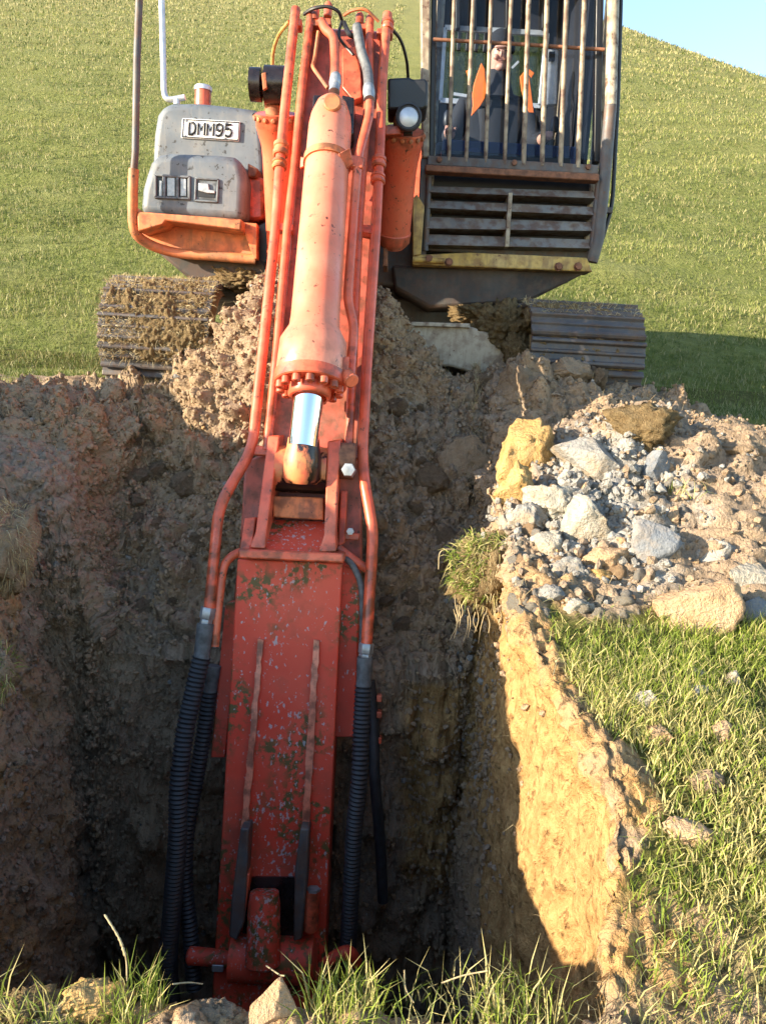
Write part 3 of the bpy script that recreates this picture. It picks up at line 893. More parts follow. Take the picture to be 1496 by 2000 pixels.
# registration plate with its characters
YP = 5.10
pl = [(356.5, 230.5), (469.5, 237), (467, 276), (354, 269)]
m = MB(); m.prism(pl, YP - .012, YP + .002); plate = m.build('registration_plate', 'white', EX, bevel=.004)
def plate_pt(u, v):
    a = lerp(pl[0][0], pl[1][0], u), lerp(pl[0][1], pl[1][1], u); b = lerp(pl[3][0], pl[2][0], u), lerp(pl[3][1], pl[2][1], u)
    return (lerp(a[0], b[0], v), lerp(a[1], b[1], v))
rim = MB()
co = [plate_pt(.012, .035), plate_pt(.988, .035), plate_pt(.988, .965), plate_pt(.012, .965)]
ci = [plate_pt(.026, .085), plate_pt(.974, .085), plate_pt(.974, .915), plate_pt(.026, .915)]
for i in range(4): rim.prism([co[i], co[(i + 1) % 4], ci[(i + 1) % 4], ci[i]], YP - .015, YP - .011)
rim.build('plate_border', 'ink', plate, smooth=0)
GLY = {'D': [[(0, 0), (0, 1), (.55, 1), (.9, .8), (1, .5), (.9, .2), (.55, 0), (0, 0)]],
       'M': [[(0, 0), (0, 1), (.5, .42), (1, 1), (1, 0)]],
       '9': [[(1, .62), (.9, .5), (.5, .42), (.12, .52), (0, .72), (.15, .93), (.5, 1), (.85, .93), (1, .72), (.98, .4), (.8, .12), (.4, 0), (.08, .06)]],
       '5': [[(.92, 1), (.1, 1), (.06, .58), (.5, .66), (.88, .58), (1, .34), (.86, .08), (.5, 0), (.06, .1)]]}
for i, ch in enumerate('DMM95'):
    u0 = .125 + i * .156; m = MB()
    for path in GLY[ch]:
        pts = [plate_pt(u0 + a * .108, .80 - b * .60) for a, b in path]
        m.tube([UY(a, b, YP - .013) for a, b in pts], .0078, 8)
    m.build('plate_character', 'ink', plate)
for u, v in ((.06, .12), (.75, .12), (.06, .88), (.75, .88)):
    a, b = plate_pt(u, v); c = UY(a, b, YP - .014)
    m = MB(); m.lathe(c, c + Vector((0, -1, 0)), [(0, .007), (.004, .006)], 8); m.build('plate_screw', 'fit', plate)

# ---- boom: two legs of a box girder in the plane x = about -.39
XB0, XB1 = U(583, 480, 3.95).x - .035, U(722, 480, 3.95).x + .01
def P2(px, py, t): q = U(px, py, t); return q.y, q.z
tipF = P2(600, 905, tb(905) + .06); topF = P2(650, 58, tb(58) + .06)
side = [tipF, topF, (topF[0] + .14, topF[1] + .06), (4.98, topF[1] + .12), (5.3, topF[1] + .12), (5.55, topF[1] - .15), (5.75, 2.55), (5.75, 2.05), (5.35, 2.0), (4.85, 2.35), (4.62, 2.2), (tipF[0] + .42, tipF[1] + .02)]  # hump behind the peak raised out of view to shade the cab
m = MB(); m.extrude([Vector((XB0, a, b)) for a, b in side], (XB1 - XB0, 0, 0))
boom = m.build('boom', 'boom', EX, bevel=.01)
for a, b in ((582, 4), (735, 4)):   # upstanding web edges along the boom
    pass
m = MB(); m.prism_t([(668, 95, tb(95)), (704, 88, tb(88)), (707, 190, tb(190)), (690, 196, tb(196)), (668, 170, tb(170))], FW * .06)
m.build('cylinder_bracket', 'orange', boom, bevel=.006)
m = MB(); m.prism_t([(612, 185, tb(185) - .12), (640, 185, tb(185) - .12), (632, 290, tb(290) - .10), (606, 285, tb(285) - .10)], FW * .2)
m.prism_t([(668, 185, tb(185) - .12), (692, 190, tb(190) - .12), (690, 260, tb(260) - .10), (672, 270, tb(270) - .10)], FW * .2)
m.build('pivot_lug', 'grease', boom, bevel=.006)

# rigid pipes along the boom
def pipe(pts, r, mat='orange', name='hydraulic_pipe', rd=.05, seg=12, par=None):
    m = MB(); m.tube(rounded(pts, rd), r, seg); return m.build(name, mat, par or EX)
pipe([B(578, 18), B(560, 180), B(549, 290), B(539, 440), B(513, 690), B(493, 878), U(428, 988, 3.45), U(409, 1192, 3.40)], .0255, rd=.09)
pipe([B(608, 28), B(589, 180), B(575, 330), B(562, 440), B(541, 690), B(522, 880)], .0225)
pipe([B(757, 28), B(747, 150), B(742, 290), B(735, 440), B(718, 690), B(708, 880), U(711, 940, 3.5), U(729, 1035, 3.45), U(716, 1262, 3.40)], .0255, rd=.08)
pipe([B(722, 38), B(722, 150), B(712, 290), B(701, 440), B(690, 690), B(681, 880)], .0215)
pipe([U(520, 1075, 3.52), U(470, 1075, 3.46), U(437, 1098, 3.44), U(425, 1200, 3.42), U(420, 1262, 3.42)], .020, rd=.06)
pipe([U(660, 1070, 3.5), U(700, 1100, 3.5), U(722, 1115, 3.46)], .020)
# collars and clamps on the pipes
def collar(px, py, r, h, mat='orange', off=0, px2=None, py2=None, t=None):
    c = U(px, py, t) if t else B(px, py, off); d = (U(px2, py2, t) if t else B(px2, py2, off)) - c; d.normalize()
    m = MB(); m.lathe(c - d * h / 2, c + d, [(0, r * .86), (.006, r), (h * .35, r), (h * .4, r * .86), (h * .6, r * .86), (h * .65, r), (h - .006, r), (h, r * .86)], 18)
    return m.build('pipe_coupling', mat, EX)
collar(549, 292, .040, .075, 'deck', 0, 545, 340); collar(546, 322, .038, .05, 'deck', 0, 543, 360)
collar(740, 318, .038, .06, 'orange', 0, 737, 380); collar(738, 350, .038, .05, 'orange', 0, 735, 400)
collar(757, 50, .034, .06, 'orange', 0, 754, 100)
for pts in ([(533, 432), (573, 437), (571, 452), (531, 447)], [(697, 437), (742, 440), (740, 458), (695, 452)], [(600, 36), (646, 34), (648, 48), (602, 50)],
            [(694, 42), (729, 44), (729, 56), (694, 54)], [(736, 54), (768, 56), (766, 66), (736, 64)], [(568, 34), (590, 36), (588, 50), (566, 48)],
            [(486, 868), (525, 872), (523, 890), (484, 888)], [(674, 876), (716, 880), (715, 898), (673, 894)]):
    m = MB(); m.prism_t([(a, b, tb(b) - .012) for a, b in pts], FW * .07); m.build('pipe_clamp', 'orange', EX, bevel=.006)
for px, py, h in ((615, 24, .06), (640, 18, .07), (702, 32, .05), (722, 36, .05)):
    c = B(px, py + 16); m = MB(); m.lathe(c, c + Vector((.0, .25, 1)), [(0, .022), (h, .022), (h + .012, .015)], 12); m.build('pipe_fitting', 'orange', EX)

# arm cylinder
ATOP, ABOT, AROD = U(649, 196, 3.80), U(607, 738, 3.46), U(595, 842, 3.44)
ax = (ABOT - ATOP).normalized(); LEN = (ABOT - ATOP).length
def ac(px_len): return px_len
prof = [(-.01, .03), (.0, .05), (.03, .075), (.10, .098), (.16, .105), (LEN - .30, .112), (LEN - .24, .116), (LEN - .17, .152), (LEN - .02, .158), (LEN, .150)]
m = MB(); m.lathe(ATOP, ABOT, prof, 48); acyl = m.build('arm_cylinder', 'cyl', EX)
m = MB(); m.lathe(ABOT - ax * .015, ABOT + ax, [(0, .120), (.0, .163), (.05, .163), (.055, .158), (.056, .098), (.10, .096), (.11, .088), (.112, .078), (.095, .076)], 48)
gland = m.build('gland', 'orange', acyl)
ref = Vector((1, 0, 0)); nx = (ref - ax * ref.dot(ax)).normalized(); ny = ax.cross(nx)
bolt0 = None
for k in range(14):
    a = 2 * math.pi * (k + .3) / 14; c = ABOT + ax * .036 + (nx * math.cos(a) + ny * math.sin(a)) * .134
    if bolt0 is None:
        m = MB(); m.lathe(Vector((0, 0, 0)), ax, [(0, .020), (.034, .020), (.036, .011), (.022, .010)], 12)
        bolt0 = m.build('bolt', 'orange', None); bolt0.parent = acyl; o = bolt0
    else:
        o = bolt0.copy(); COL.objects.link(o)
    o.location = c - ORG
m = MB(); m.lathe(ABOT + ax * .05, AROD + ax * .03, [(0, .067), ((AROD - ABOT).length + .02, .067)], 40); m.build('rod', 'chrome', acyl)
# strap round the barrel and its bracket for the side pipe
sc = U(642, 318, 3.72); k = (sc - ATOP).dot(ax); sc = ATOP + ax * k
m = MB(); m.lathe(sc - ax * .018, sc + ax, [(0, .107), (0, .116), (.036, .116), (.036, .107)], 40); m.build('strap', 'deck', acyl)
m = MB(); m.prism_t([(660, 300, 3.62), (684, 288, 3.62), (690, 318, 3.66), (676, 330, 3.66)], FW * .03); m.prism_t([(587, 305, 3.76), (604, 310, 3.74), (600, 322, 3.74), (586, 328, 3.76)], FW * .03)
m.build('strap_lug', 'orange', acyl, bevel=.004)
pipe([U(722, 200, 3.74), U(721, 228, 3.72), U(700, 305, 3.70), U(691, 420, 3.67), U(679, 585, 3.60), U(692, 640, 3.56), U(684, 738, 3.45)], .0225, rd=.05, par=acyl)
m = MB(); m.prism_t([(686, 302, 3.68), (713, 306, 3.68), (708, 328, 3.67), (682, 324, 3.67)], FW * .05); m.build('pipe_saddle', 'orange', acyl, bevel=.006)
c = U(682, 735, 3.44); m = MB(); m.lathe(c - Vector((.02, 0, -.01)), c + Vector((.6, -.9, -.5)), [(0, .034), (.07, .034), (.074, .03)], 14)
m.prism_t([(666, 698, 3.42), (682, 696, 3.42), (680, 724, 3.40), (668, 722, 3.40)], FW * .06); m.build('pipe_fitting', 'orange', acyl, bevel=.003)
# top fitting of the cylinder
c = U(650, 208, 3.70); m = MB(); m.lathe(c, c - FW, [(0, .042), (.04, .042), (.045, .036)], 20); m.build('port_plug', 'deck', acyl)
m = MB(); m.prism_t([(626, 196, 3.80), (676, 200, 3.80), (672, 222, 3.76), (630, 220, 3.76)], FW * .12); m.build('end_block', 'deck', acyl, bevel=.01)
pipe([B(628, 42, .05), B(637, 60, .07), B(652, 70, .10), B(655, 120, .12), U(653, 172, 3.80)], .024, rd=.05)
m = MB(); m.lathe(U(656, 148, 3.83), U(652, 190, 3.78), [(0, .026), (.03, .03), (.06, .03), (.065, .026), (.11, .028)], 14); m.build('hose_ferrule', 'fit', EX)
m = MB(); m.tube(spline([B(697, 52, .06), B(706, 100, .08), B(718, 140, .09), U(721, 180, 3.80)]), .026, 12); m.build('hydraulic_hose', 'rubgrey', EX)
m = MB(); m.lathe(U(720, 170, 3.80), U(722, 205, 3.74), [(0, .028), (.05, .031), (.06, .027), (.1, .028)], 14); m.build('hose_ferrule', 'fit', EX)
m = MB(); m.tube(rounded([B(622, 62), B(614, 118), B(610, 130, .05), B(640, 172, .06)], .03), .010, 8); m.build('grease_line', 'deck', EX)
def thin(pts, mat='black', r=.009, name='grease_line'):
    m = MB(); m.tube(spline(pts), r, 8); return m.build(name, mat, EX)
thin([B(594, 28), B(612, 17, .06), B(638, 13, .08), B(660, 22, .06), B(668, 40)])
thin([B(668, 40), B(662, 70, .03), B(676, 92), B(690, 108)], 'black', .008)
thin([B(672, 30), B(690, 20, .06), B(715, 20, .07), B(740, 42, .02)], 'deck', .008)
thin([B(762, 52), U(783, 80, 4.25), U(794, 118, 4.35), U(797, 152, 4.45)])
thin([B(565, 42), U(545, 68, 4.25), U(534, 100, 4.4), U(532, 135, 4.5)], 'yellow', .010)
thin([B(672, 45), B(682, 66, .03), B(694, 72)], 'black', .014, 'hydraulic_hose')

# boom lift cylinders, one each side
def lift(top, bot, top_px, rf, rb):
    a, b = UY(*top), UY(*bot); d = (b - a).normalized(); L = (b - a).length
    m = MB(); m.lathe(a, b, [(0, rf * .80), (.0, rf), (.07, rf), (.075, rf * .97), (.16, rb * 1.05), (.22, rb), (L - .06, rb), (L - .055, rb * 1.06), (L, rb * 1.02), (L + .04, rb * .7)], 40)
    c = m.build('boom_cylinder', 'orange', EX)
    r0 = Vector((1, 0, 0)); n1 = (r0 - d * r0.dot(d)).normalized(); n2 = d.cross(n1)
    f = None
    for k in range(16):
        th = 2 * math.pi * k / 16; o3 = n1 * math.cos(th) + n2 * math.sin(th)
        q = a + d * .022 + o3 * rf * 1.0
        if f is None:
            m = MB(); m.lathe(Vector((0, 0, -.012)), Vector((0, 0, 1)), [(0, .013), (.02, .013), (.024, .008)], 8); f = m.build('bolt', 'deck', None); f.parent = c; o = f
        else:
            o = f.copy(); COL.objects.link(o)
        o.location = q - ORG
        o.rotation_euler = o3.to_track_quat('Z', 'Y').to_euler()
    p = UY(*top_px)
    m = MB(); m.lathe(p, a + d * .02, [(0, .055), ((a - p).length, .055)], 24); m.build('rod', 'deck', c)
    return c
lift((540, 222, 4.62), (551, 505, 4.95), (527, 150, 4.55), .118, .088)
lift((787, 255, 4.62), (768, 470, 4.95), (790, 180, 4.55), .118, .098)
a, b = UY(490, 165, 4.55), UY(760, 178, 4.55)
m = MB(); m.lathe(a, b, [(0, .07), (0, .085), (.06, .085), (.065, .03), (.075, .03), (.08, .098), (.20, .098), (.2, .05)], 28)
m.build('boom_pin_boss', 'grease', EX)
m = MB(); m.prism([(511, 143), (520, 140), (522, 172), (514, 176)], 4.45, 4.5); m.build('pin_collar', 'deck', EX, bevel=.004)
m = MB(); m.prism([(757, 152), (800, 150), (806, 154), (830, 152), (836, 160), (835, 208), (826, 214), (806, 213), (757, 214)], 4.46, 4.7)
m.build('boom_pin_boss', 'black', EX, bevel=.02, bseg=3)
m = MB(); m.prism([(748, 244), (785, 246), (785, 262), (748, 264)], 4.48, 4.6); m.build('lamp_bracket', 'orange', EX, bevel=.005)
c = UY(798, 229, 4.42)
m = MB(); m.lathe(c + Vector((0, .09, 0)), c, [(0, .03), (.02, .058), (.07, .070), (.10, .070), (.105, .062), (.095, .058)], 32); lamp = m.build('work_lamp', 'rubber', EX)
m = MB(); m.lathe(c + Vector((0, .02, 0)), c, [(0, .058), (.022, .056), (.03, .04), (.034, .0005)], 32); m.build('lens', 'silver', lamp)
m = MB(); m.prism([(788, 246), (806, 246), (806, 262), (788, 262)], 4.46, 4.5); m.build('lamp_foot', 'black', lamp, bevel=.004)
m = MB(); m.prism([(752, 430), (757, 432), (757, 520), (748, 520)], 4.9, 5.2); m.build('foot_plate', 'rust', EX, bevel=.004)

# ---- the arm: bracket for the rod eye on top, worn box below
TS = 3.42
m = MB(); m.prism_t([(464, 1092, TS), (669, 1100, TS), (626, 2060, TS), (408, 2060, TS)], FW * .24)
arm = m.build('arm', 'stick', EX, bevel=.008)
m = MB(); m.prism_t([(440, 1180, TS + .12), (470, 1172, TS + .12), (440, 1480, TS + .12), (412, 1480, TS + .12)], FW * .12); m.build('cheek_plate', 'stick', arm, bevel=.006)
m = MB(); m.prism_t([(660, 1098, TS + .10), (690, 1112, TS + .10), (703, 1150, TS + .10), (692, 1440, TS + .10), (652, 1440, TS + .10)], FW * .14); m.build('cheek_plate', 'stick', arm, bevel=.006)
m = MB(); m.prism_t([(478, 900, TS + .26), (535, 880, TS + .26), (650, 880, TS + .26), (705, 905, TS + .26), (707, 1110, TS + .22), (690, 1180, TS + .2), (455, 1180, TS + .2), (470, 1040, TS + .22)], FW * .14)
m.build('arm_head', 'boom', arm, bevel=.01)
for pts in ([(505, 1248), (514, 1250), (484, 1622), (470, 1620)], [(612, 1250), (624, 1252), (603, 1622), (589, 1620)]):
    n = 26; m = MB(); r2 = random.Random(pts[0][0])
    prev = None
    L, R = [], []
    for i in range(n + 1):
        k = i / n
        L.append((lerp(pts[0][0], pts[3][0], k) + r2.uniform(-1.6, 1.6), lerp(pts[0][1], pts[3][1], k)))
        R.append((lerp(pts[1][0], pts[2][0], k) + r2.uniform(-1.6, 1.6), lerp(pts[1][1], pts[2][1], k)))
    m.prism_t([(a, b, TS - .022) for a, b in L + R[::-1]], FW * .03)
    m.build('wear_strip', 'cyl', arm, smooth=0)
for pts in ([(470, 1618), (487, 1618), (478, 1800), (462, 1838), (447, 1830), (452, 1760)], [(587, 1618), (604, 1620), (600, 1720), (590, 1835), (573, 1840), (576, 1700)]):
    m = MB(); m.prism_t([(a, b, TS - .10) for a, b in pts], FW * .13); m.build('cylinder_lug', 'steel', arm, bevel=.008)
m = MB(); m.prism_t([(478, 1705), (488, 1708), (478, 1810), (466, 1815)] and [(474, 1705, TS - .09), (488, 1708, TS - .09), (477, 1805, TS - .09), (466, 1815, TS - .09)], FW * .1); m.build('lug_liner', 'orange', arm, bevel=.004)
m = MB(); m.prism_t([(488, 1714, TS - .012), (575, 1714, TS - .012), (580, 1860, TS - .012), (470, 1855, TS - .012)], FW * .05); m.build('lug_recess', 'grease', arm)
m = MB(); m.lathe(U(517, 1742, TS - .06), U(514, 1872, TS - .10), [(0, .03), (.0, .062), (.05, .070), (.22, .074), (.29, .076), (.30, .068)], 28)
bk = m.build('bucket_cylinder', 'stick', arm)
m = MB(); m.lathe(U(452, 1868, TS - .02), U(620, 1876, TS - .02), [(0, .06), (0, .10), (.36, .10), (.38, .06)], 28); m.build('pin_boss', 'stick', arm)
m = MB(); m.lathe(U(366, 1866, TS), U(470, 1874, TS), [(0, .026), (.01, .038), (.20, .036)], 20); m.build('arm_pipe', 'stick', arm)
m = MB(); m.tube(rounded([U(615, 1905, TS - .03), U(650, 1872, TS - .05), U(682, 1856, TS - .05), U(694, 1880, TS - .02)], .04), .030, 12); m.build('arm_pipe', 'stick', arm)
m = MB(); m.lathe(U(610, 1736, TS - .05), U(606, 1818, TS - .05), [(0, .02), (0, .034), (.15, .036), (.18, .03), (.19, .01)], 20); m.build('grease_boss', 'orange', arm)
c = U(612, 1740, TS - .06); m = MB(); m.lathe(c, c + (U(610, 1736, TS - .05) - U(606, 1818, TS - .05)).normalized(), [(0, .03), (.012, .03), (.016, .018)], 6); m.build('bolt', 'fit', arm)
m = MB(); m.prism_t([(414, 1885, TS - .04), (437, 1886, TS - .04), (436, 1900, TS - .04), (414, 1899, TS - .04)], FW * .05); m.build('pipe_clip', 'fit', arm, bevel=.004)

# bracket on the arm
m = MB(); m.prism_t([(466, 1072, 3.30), (672, 1081, 3.30), (671, 1100, 3.30), (465, 1091, 3.30)], FW * .34); br = m.build('rod_bracket', 'orange', EX, bevel=.008)
m = MB(); m.prism_t([(500, 1014, 3.58), (634, 1018, 3.58), (648, 1078, 3.34), (486, 1072, 3.34)], (FW * .5 - UPV * 1).normalized() * .03); m.build('bracket_floor', 'stick', br, bevel=.003)
for pts in ([(524, 852, 3.50), (547, 850, 3.50), (520, 1040, 3.36), (518, 1072, 3.33), (488, 1070, 3.33), (499, 1040, 3.37)], [(640, 862, 3.50), (665, 858, 3.50), (655, 1045, 3.36), (657, 1078, 3.33), (622, 1078, 3.33), (633, 1045, 3.36)]):
    m = MB(); m.prism_t(pts, (FW * 1 + UPV * .12).normalized() * .34); m.build('bracket_plate', 'orange', br, bevel=.007)
m = MB(); m.prism_t([(478, 1012, 3.44), (500, 1010, 3.44), (492, 1074, 3.36), (468, 1074, 3.36)], FW * .2); m.build('bracket_wing', 'orange', br, bevel=.005)
m = MB(); m.prism_t([(533, 968, 3.52), (632, 972, 3.52), (632, 1016, 3.50), (534, 1010, 3.50)], FW * .2); m.build('stop_plate', 'deck', br, bevel=.006)
a, b = U(541, 915, 3.56), U(640, 920, 3.56)
m = MB(); m.lathe(a, b, [(0, .06), (0, .108), ((b - a).length, .108), ((b - a).length, .06)], 36)
eye = m.build('rod_eye', 'eyegrease', acyl)
c0, c1 = U(594, 850, 3.44), U(588, 960, 3.47)
m = MB(); m.lathe(c0, c1, [(0, .060), (.015, .070), (.05, .074), (.10, .084), (.19, .088), (.215, .07)], 30); m.build('rod_end', 'eyegrease', acyl)
a, b = U(663, 900, 3.56), U(697, 902, 3.56)
m = MB(); m.lathe(a, b, [(0, .07), (0, .085), (.07, .085), (.075, .05)], 24); m.build('pin_cap', 'rust', br)
c = U(680, 917, 3.40)
m = MB(); m.lathe(c + FW * .12, c, [(0, .034), (.05, .034), (.12, .030), (.123, .0)], 6); m.build('bolt', 'fit', br)
c = U(684, 1038, 3.46)
m = MB(); m.lathe(c + FW * .04, c, [(0, .018), (.04, .017), (.042, .001)], 6); m.build('bolt', 'fit', br)
m = MB(); m.prism_t([(666, 958, 3.55), (678, 958, 3.55), (674, 1060, 3.50), (660, 1068, 3.50)], FW * .1); m.prism_t([(672, 1040, 3.52), (703, 1042, 3.52), (702, 1056, 3.52), (672, 1054, 3.52)], FW * .05)
m.build('bracket_rib', 'orange', br, bevel=.005)

# hoses: ribbed sleeves that hang from the pipe ends into the trench
def ribbed(pts, r, pitch, mat='rubber', name='hydraulic_hose', amp=.18):
    P = spline(pts, 40); out = [P[0]]; rs = []
    d = [0]
    for i in range(1, len(P)): d.append(d[-1] + (P[i] - P[i - 1]).length)
    n = int(d[-1] / pitch * 4); q = []; j = 0
    for i in range(n + 1):
        s = d[-1] * i / n
        while j < len(d) - 2 and d[j + 1] < s: j += 1
        k = (s - d[j]) / max(1e-9, d[j + 1] - d[j]); q.append(P[j].lerp(P[j + 1], k)); rs.append(r * (1 + (amp if i % 4 == 0 else (-.02 if i % 4 == 2 else amp * .45))))
    m = MB(); m.tube(q, rs, 16); return m.build(name, mat, EX, smooth=60)
def sleeve(a, b, r, mat='rubgrey'):
    m = MB(); L = (b - a).length; m.lathe(a, b, [(0, r * .8), (0, r), (L * .45, r), (L * .47, r * .95), (L, r * .97)], 20); return m.build('hose_sleeve', mat, EX)
def nut(a, b, r):
    m = MB(); L = (b - a).length; m.lathe(a, b, [(0, r * .9), (.004, r), (L - .004, r), (L, r * .9)], 6); return m.build('hose_nut', 'fit', EX)
nut(U(408, 1186, 3.40), U(404, 1208, 3.40), .034); nut(U(404, 1208, 3.40), U(402, 1220, 3.40), .028)
sleeve(U(402, 1218, 3.40), U(394, 1286, 3.39), .037)
ribbed([U(394, 1284, 3.39), U(380, 1345, 3.38), U(362, 1430, 3.36), U(350, 1530, 3.34), U(347, 1640, 3.36), U(338, 1760, 3.42), U(330, 1880, 3.50), U(338, 1990, 3.6)], .036, .0200)
sleeve(U(417, 1300, 3.52), U(409, 1352, 3.52), .036)
ribbed([U(410, 1350, 3.52), U(399, 1430, 3.52), U(384, 1520, 3.52), U(366, 1620, 3.50), U(362, 1720, 3.5), U(372, 1820, 3.5), U(380, 1930, 3.5)], .032, .0200)
nut(U(716, 1256, 3.40), U(714, 1276, 3.40), .034); nut(U(714, 1276, 3.40), U(713, 1284, 3.40), .029)
sleeve(U(713, 1284, 3.40), U(710, 1342, 3.40), .035)
ribbed([U(710, 1340, 3.40), U(705, 1430, 3.39), U(702, 1520, 3.37), U(692, 1620, 3.40), U(686, 1740, 3.46), U(678, 1880, 3.55)], .033, .0195)
m = MB(); m.tube(spline([U(722, 1330, 3.62), U(730, 1420, 3.62), U(732, 1520, 3.6), U(742, 1640, 3.65), U(748, 1760, 3.7)]), .026, 10); m.build('hydraulic_hose', 'rubber', EX)
for py in (1358, 1390, 1440):
    m = MB(); m.prism_t([(736, py, 3.6), (746, py + 1, 3.6), (745, py + 14, 3.6), (735, py + 13, 3.6)], FW * .05); m.build('hose_clip', 'orange', EX, bevel=.004)
m = MB(); m.tube(spline([U(672, 1085, 3.5), U(692, 1110, 3.47), U(706, 1150, 3.46), U(708, 1230, 3.48), U(706, 1300, 3.5)]), .015, 10); m.build('hydraulic_hose', 'rubgrey', EX)
# ------------------------------------------------------------------ cab
YC = 5.2
m = MB()
m.prism([(818, -330), (846, -330), (838, 308), (824, 308)], YC, YC + .10)
cab = m.build('cab', 'cream', EX, bevel=.012)
def cpart(name, pts, y0, y1, mat, bevel=.006, label=None):
    m = MB(); m.prism(pts, y0, y1); return m.build(name, mat, cab, bevel=bevel, label=label)
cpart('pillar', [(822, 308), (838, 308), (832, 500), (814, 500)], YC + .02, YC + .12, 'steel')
cpart('pillar', [(848, -330), (858, -330), (848, 305), (838, 305)], YC + .05, YC + .11, 'black')
# right pillar, a round tube with a flange
m = MB(); m.tube([UY(1205, -330, YC), UY(1192, 212, YC)], [.036, .036], 16); m.build('pillar', 'cream', cab)
m = MB(); m.tube([UY(1192, 206, YC), UY(1180, 345, YC), UY(1166, 470, YC), UY(1155, 512, YC)], [.038, .040, .042, .038], 16); m.build('pillar', 'steel', cab)  # same tube, its lower shade put in by a darker material
cpart('pillar', [(1168, -330), (1186, -330), (1172, 318), (1160, 316)], YC + .05, YC + .12, 'black')
# guard over the windscreen
tops = [887, 924, 959, 998, 1032, 1068, 1106, 1141]; bots = [876, 910, 948, 985, 1022, 1058, 1094, 1128]
for i, (a, b) in enumerate(zip(tops, bots)):
    dx = (a - b) / 314.0
    r = .0125 if i < 4 else .0155
    m = MB(); m.tube([UY(a + dx * 330, -330, YC - .02), UY(a, 0, YC - .02), UY(b, 314 + i * 2, YC - .02)], r, 10); m.build('guard_bar', 'bars', cab)
m = MB(); m.tube([UY(846, 77, YC + .01), UY(1010, 86, YC + .01), UY(1180, 97, YC + .01)], .011, 10); m.build('guard_crossbar', 'rust', cab)
cpart('guard_sill', [(836, 303), (1168, 322), (1168, 340), (834, 322)], YC - .03, YC + .05, 'steel', .005)
cpart('sill_lip', [(830, 321), (1170, 339), (1170, 353), (832, 334)], YC - .07, YC + .03, 'rust', .006)
for px, py in ((858, 312), (1004, 318), (1148, 326)):
    c = UY(px, py, YC - .032); m = MB(); m.lathe(c, c + Vector((0, -1, 0)), [(0, .018), (.014, .017), (.016, .001)], 6); m.build('bolt', 'rust', cab)
# louvred step panel
cpart('front_panel', [(834, 330), (1170, 350), (1160, 500), (830, 495)], YC + .16, YC + .24, 'black', .004)
SL = [((835, 363), (1166, 374), (1164, 387), (835, 375)), ((834, 391), (1162, 404), (1160, 420), (833, 406)), ((832, 423), (1160, 434), (1158, 451), (831, 446)), ((831, 457), (1157, 468), (1154, 485), (830, 478))]
for q in SL:
    m = MB()
    front = [UY(*q[3], YC - .02), UY(*q[2], YC - .02), UY(*q[1], YC + .02), UY(*q[0], YC + .02)]
    m.extrude(front, (0, .010, 0))
    a = UY(*q[3], YC - .012); b = UY(*q[2], YC - .012)
    m.extrude([a, b, b + Vector((0, .15, -.01)), a + Vector((0, .15, -.01))], (0, 0, .008))
    m.build('step_slat', 'slat', cab, bevel=.002, bseg=1)
cpart('step_divider', [(993, 376), (1001, 376), (994, 482), (986, 482)], YC - .03, YC + .16, 'cream', .003)
m = MB(); m.tube([UY(838, 345, YC), UY(831, 490, YC)], .018, 10); m.build('step_frame', 'steel', cab)
m = MB(); m.tube([UY(1168, 352, YC - .005), UY(1154, 495, YC - .005)], .018, 10); m.build('step_frame', 'steel', cab)
cpart('bottom_beam', [(806, 498), (915, 493), (1146, 503), (1157, 531), (806, 517)], YC - .04, YC + .15, 'yellow', .008)
cpart('corner_post', [(806, 388), (814, 379), (829, 402), (822, 497), (806, 500)], YC - .05, YC + .05, 'yellow', .006)
for px, py in ((838, 506), (876, 512), (1090, 521), (1128, 521)):
    c = UY(px, py, YC - .042); m = MB(); m.lathe(c, c + Vector((0, -1, 0)), [(0, .028), (.008, .028), (.008, .022), (.03, .02), (.032, .001)], 8); m.build('bolt', 'rust', cab)
m = MB(); m.lathe(UY(806, 507, YC - .05), UY(900, 512, YC - .05), [(0, .018), (.20, .018)], 10); m.build('beam_pin', 'yellow', cab)
# grab rod on the outside corner
m = MB(); m.tube(rounded([UY(*q) for q in [(1217, -330, 5.4), (1212, 0, 5.4), (1206, 200, 5.4), (1195, 405, 5.4), (1176, 466, 5.4)]], .12), .014, 10); m.build('grab_rod', 'black', cab)
cpart('rod_bracket', [(1160, 402), (1196, 405), (1196, 416), (1160, 414)], 5.36, 5.41, 'steel', .003)
# body of the cab: floor, roof, sides with window openings, rear wall
YR = 6.8
xl, xr = UY(838, 300, YC).x, UY(1180, 320, YC).x
zf = UY(1000, 495, YC).z; zs = UY(1000, 318, YC).z; zt = UY(1000, -330, YC).z
m = MB(); m.box(((xl + xr) / 2, (YC + YR) / 2 + .05, zf + .05), (xr - xl, YR - YC - .1, .10)); m.build('cab_floor', 'steel', cab, bevel=.01)
m = MB(); m.box(((xl + xr) / 2, (YC + YR) / 2, zt + .03), (xr - xl + .08, YR - YC + .08, .08)); m.build('cab_roof', 'cream', cab, bevel=.03)
def sidewall(x, th, zl, holes):
    m = MB(); y0, y1 = YC + .13, YR
    m.box((x, (y0 + y1) / 2, (zf + zl) / 2 + .05), (th, y1 - y0, zl - zf - .1))
    for yy in holes: m.box((x, yy, (zl + zt) / 2), (th, .09, zt - zl - .02))
    m.box((x, (y0 + y1) / 2, zt - .05), (th, y1 - y0, .06))
    return m
sidewall(xl + .02, .05, zs + .02, (YC + .18, YC + .95, YR - .05)).build('side_wall', 'cream', cab, bevel=.006)
sidewall(xr - .02, .05, zs + .02, (YC + .18, YC + .80, YR - .05)).build("side_wall", "cream", cab, bevel=.006)
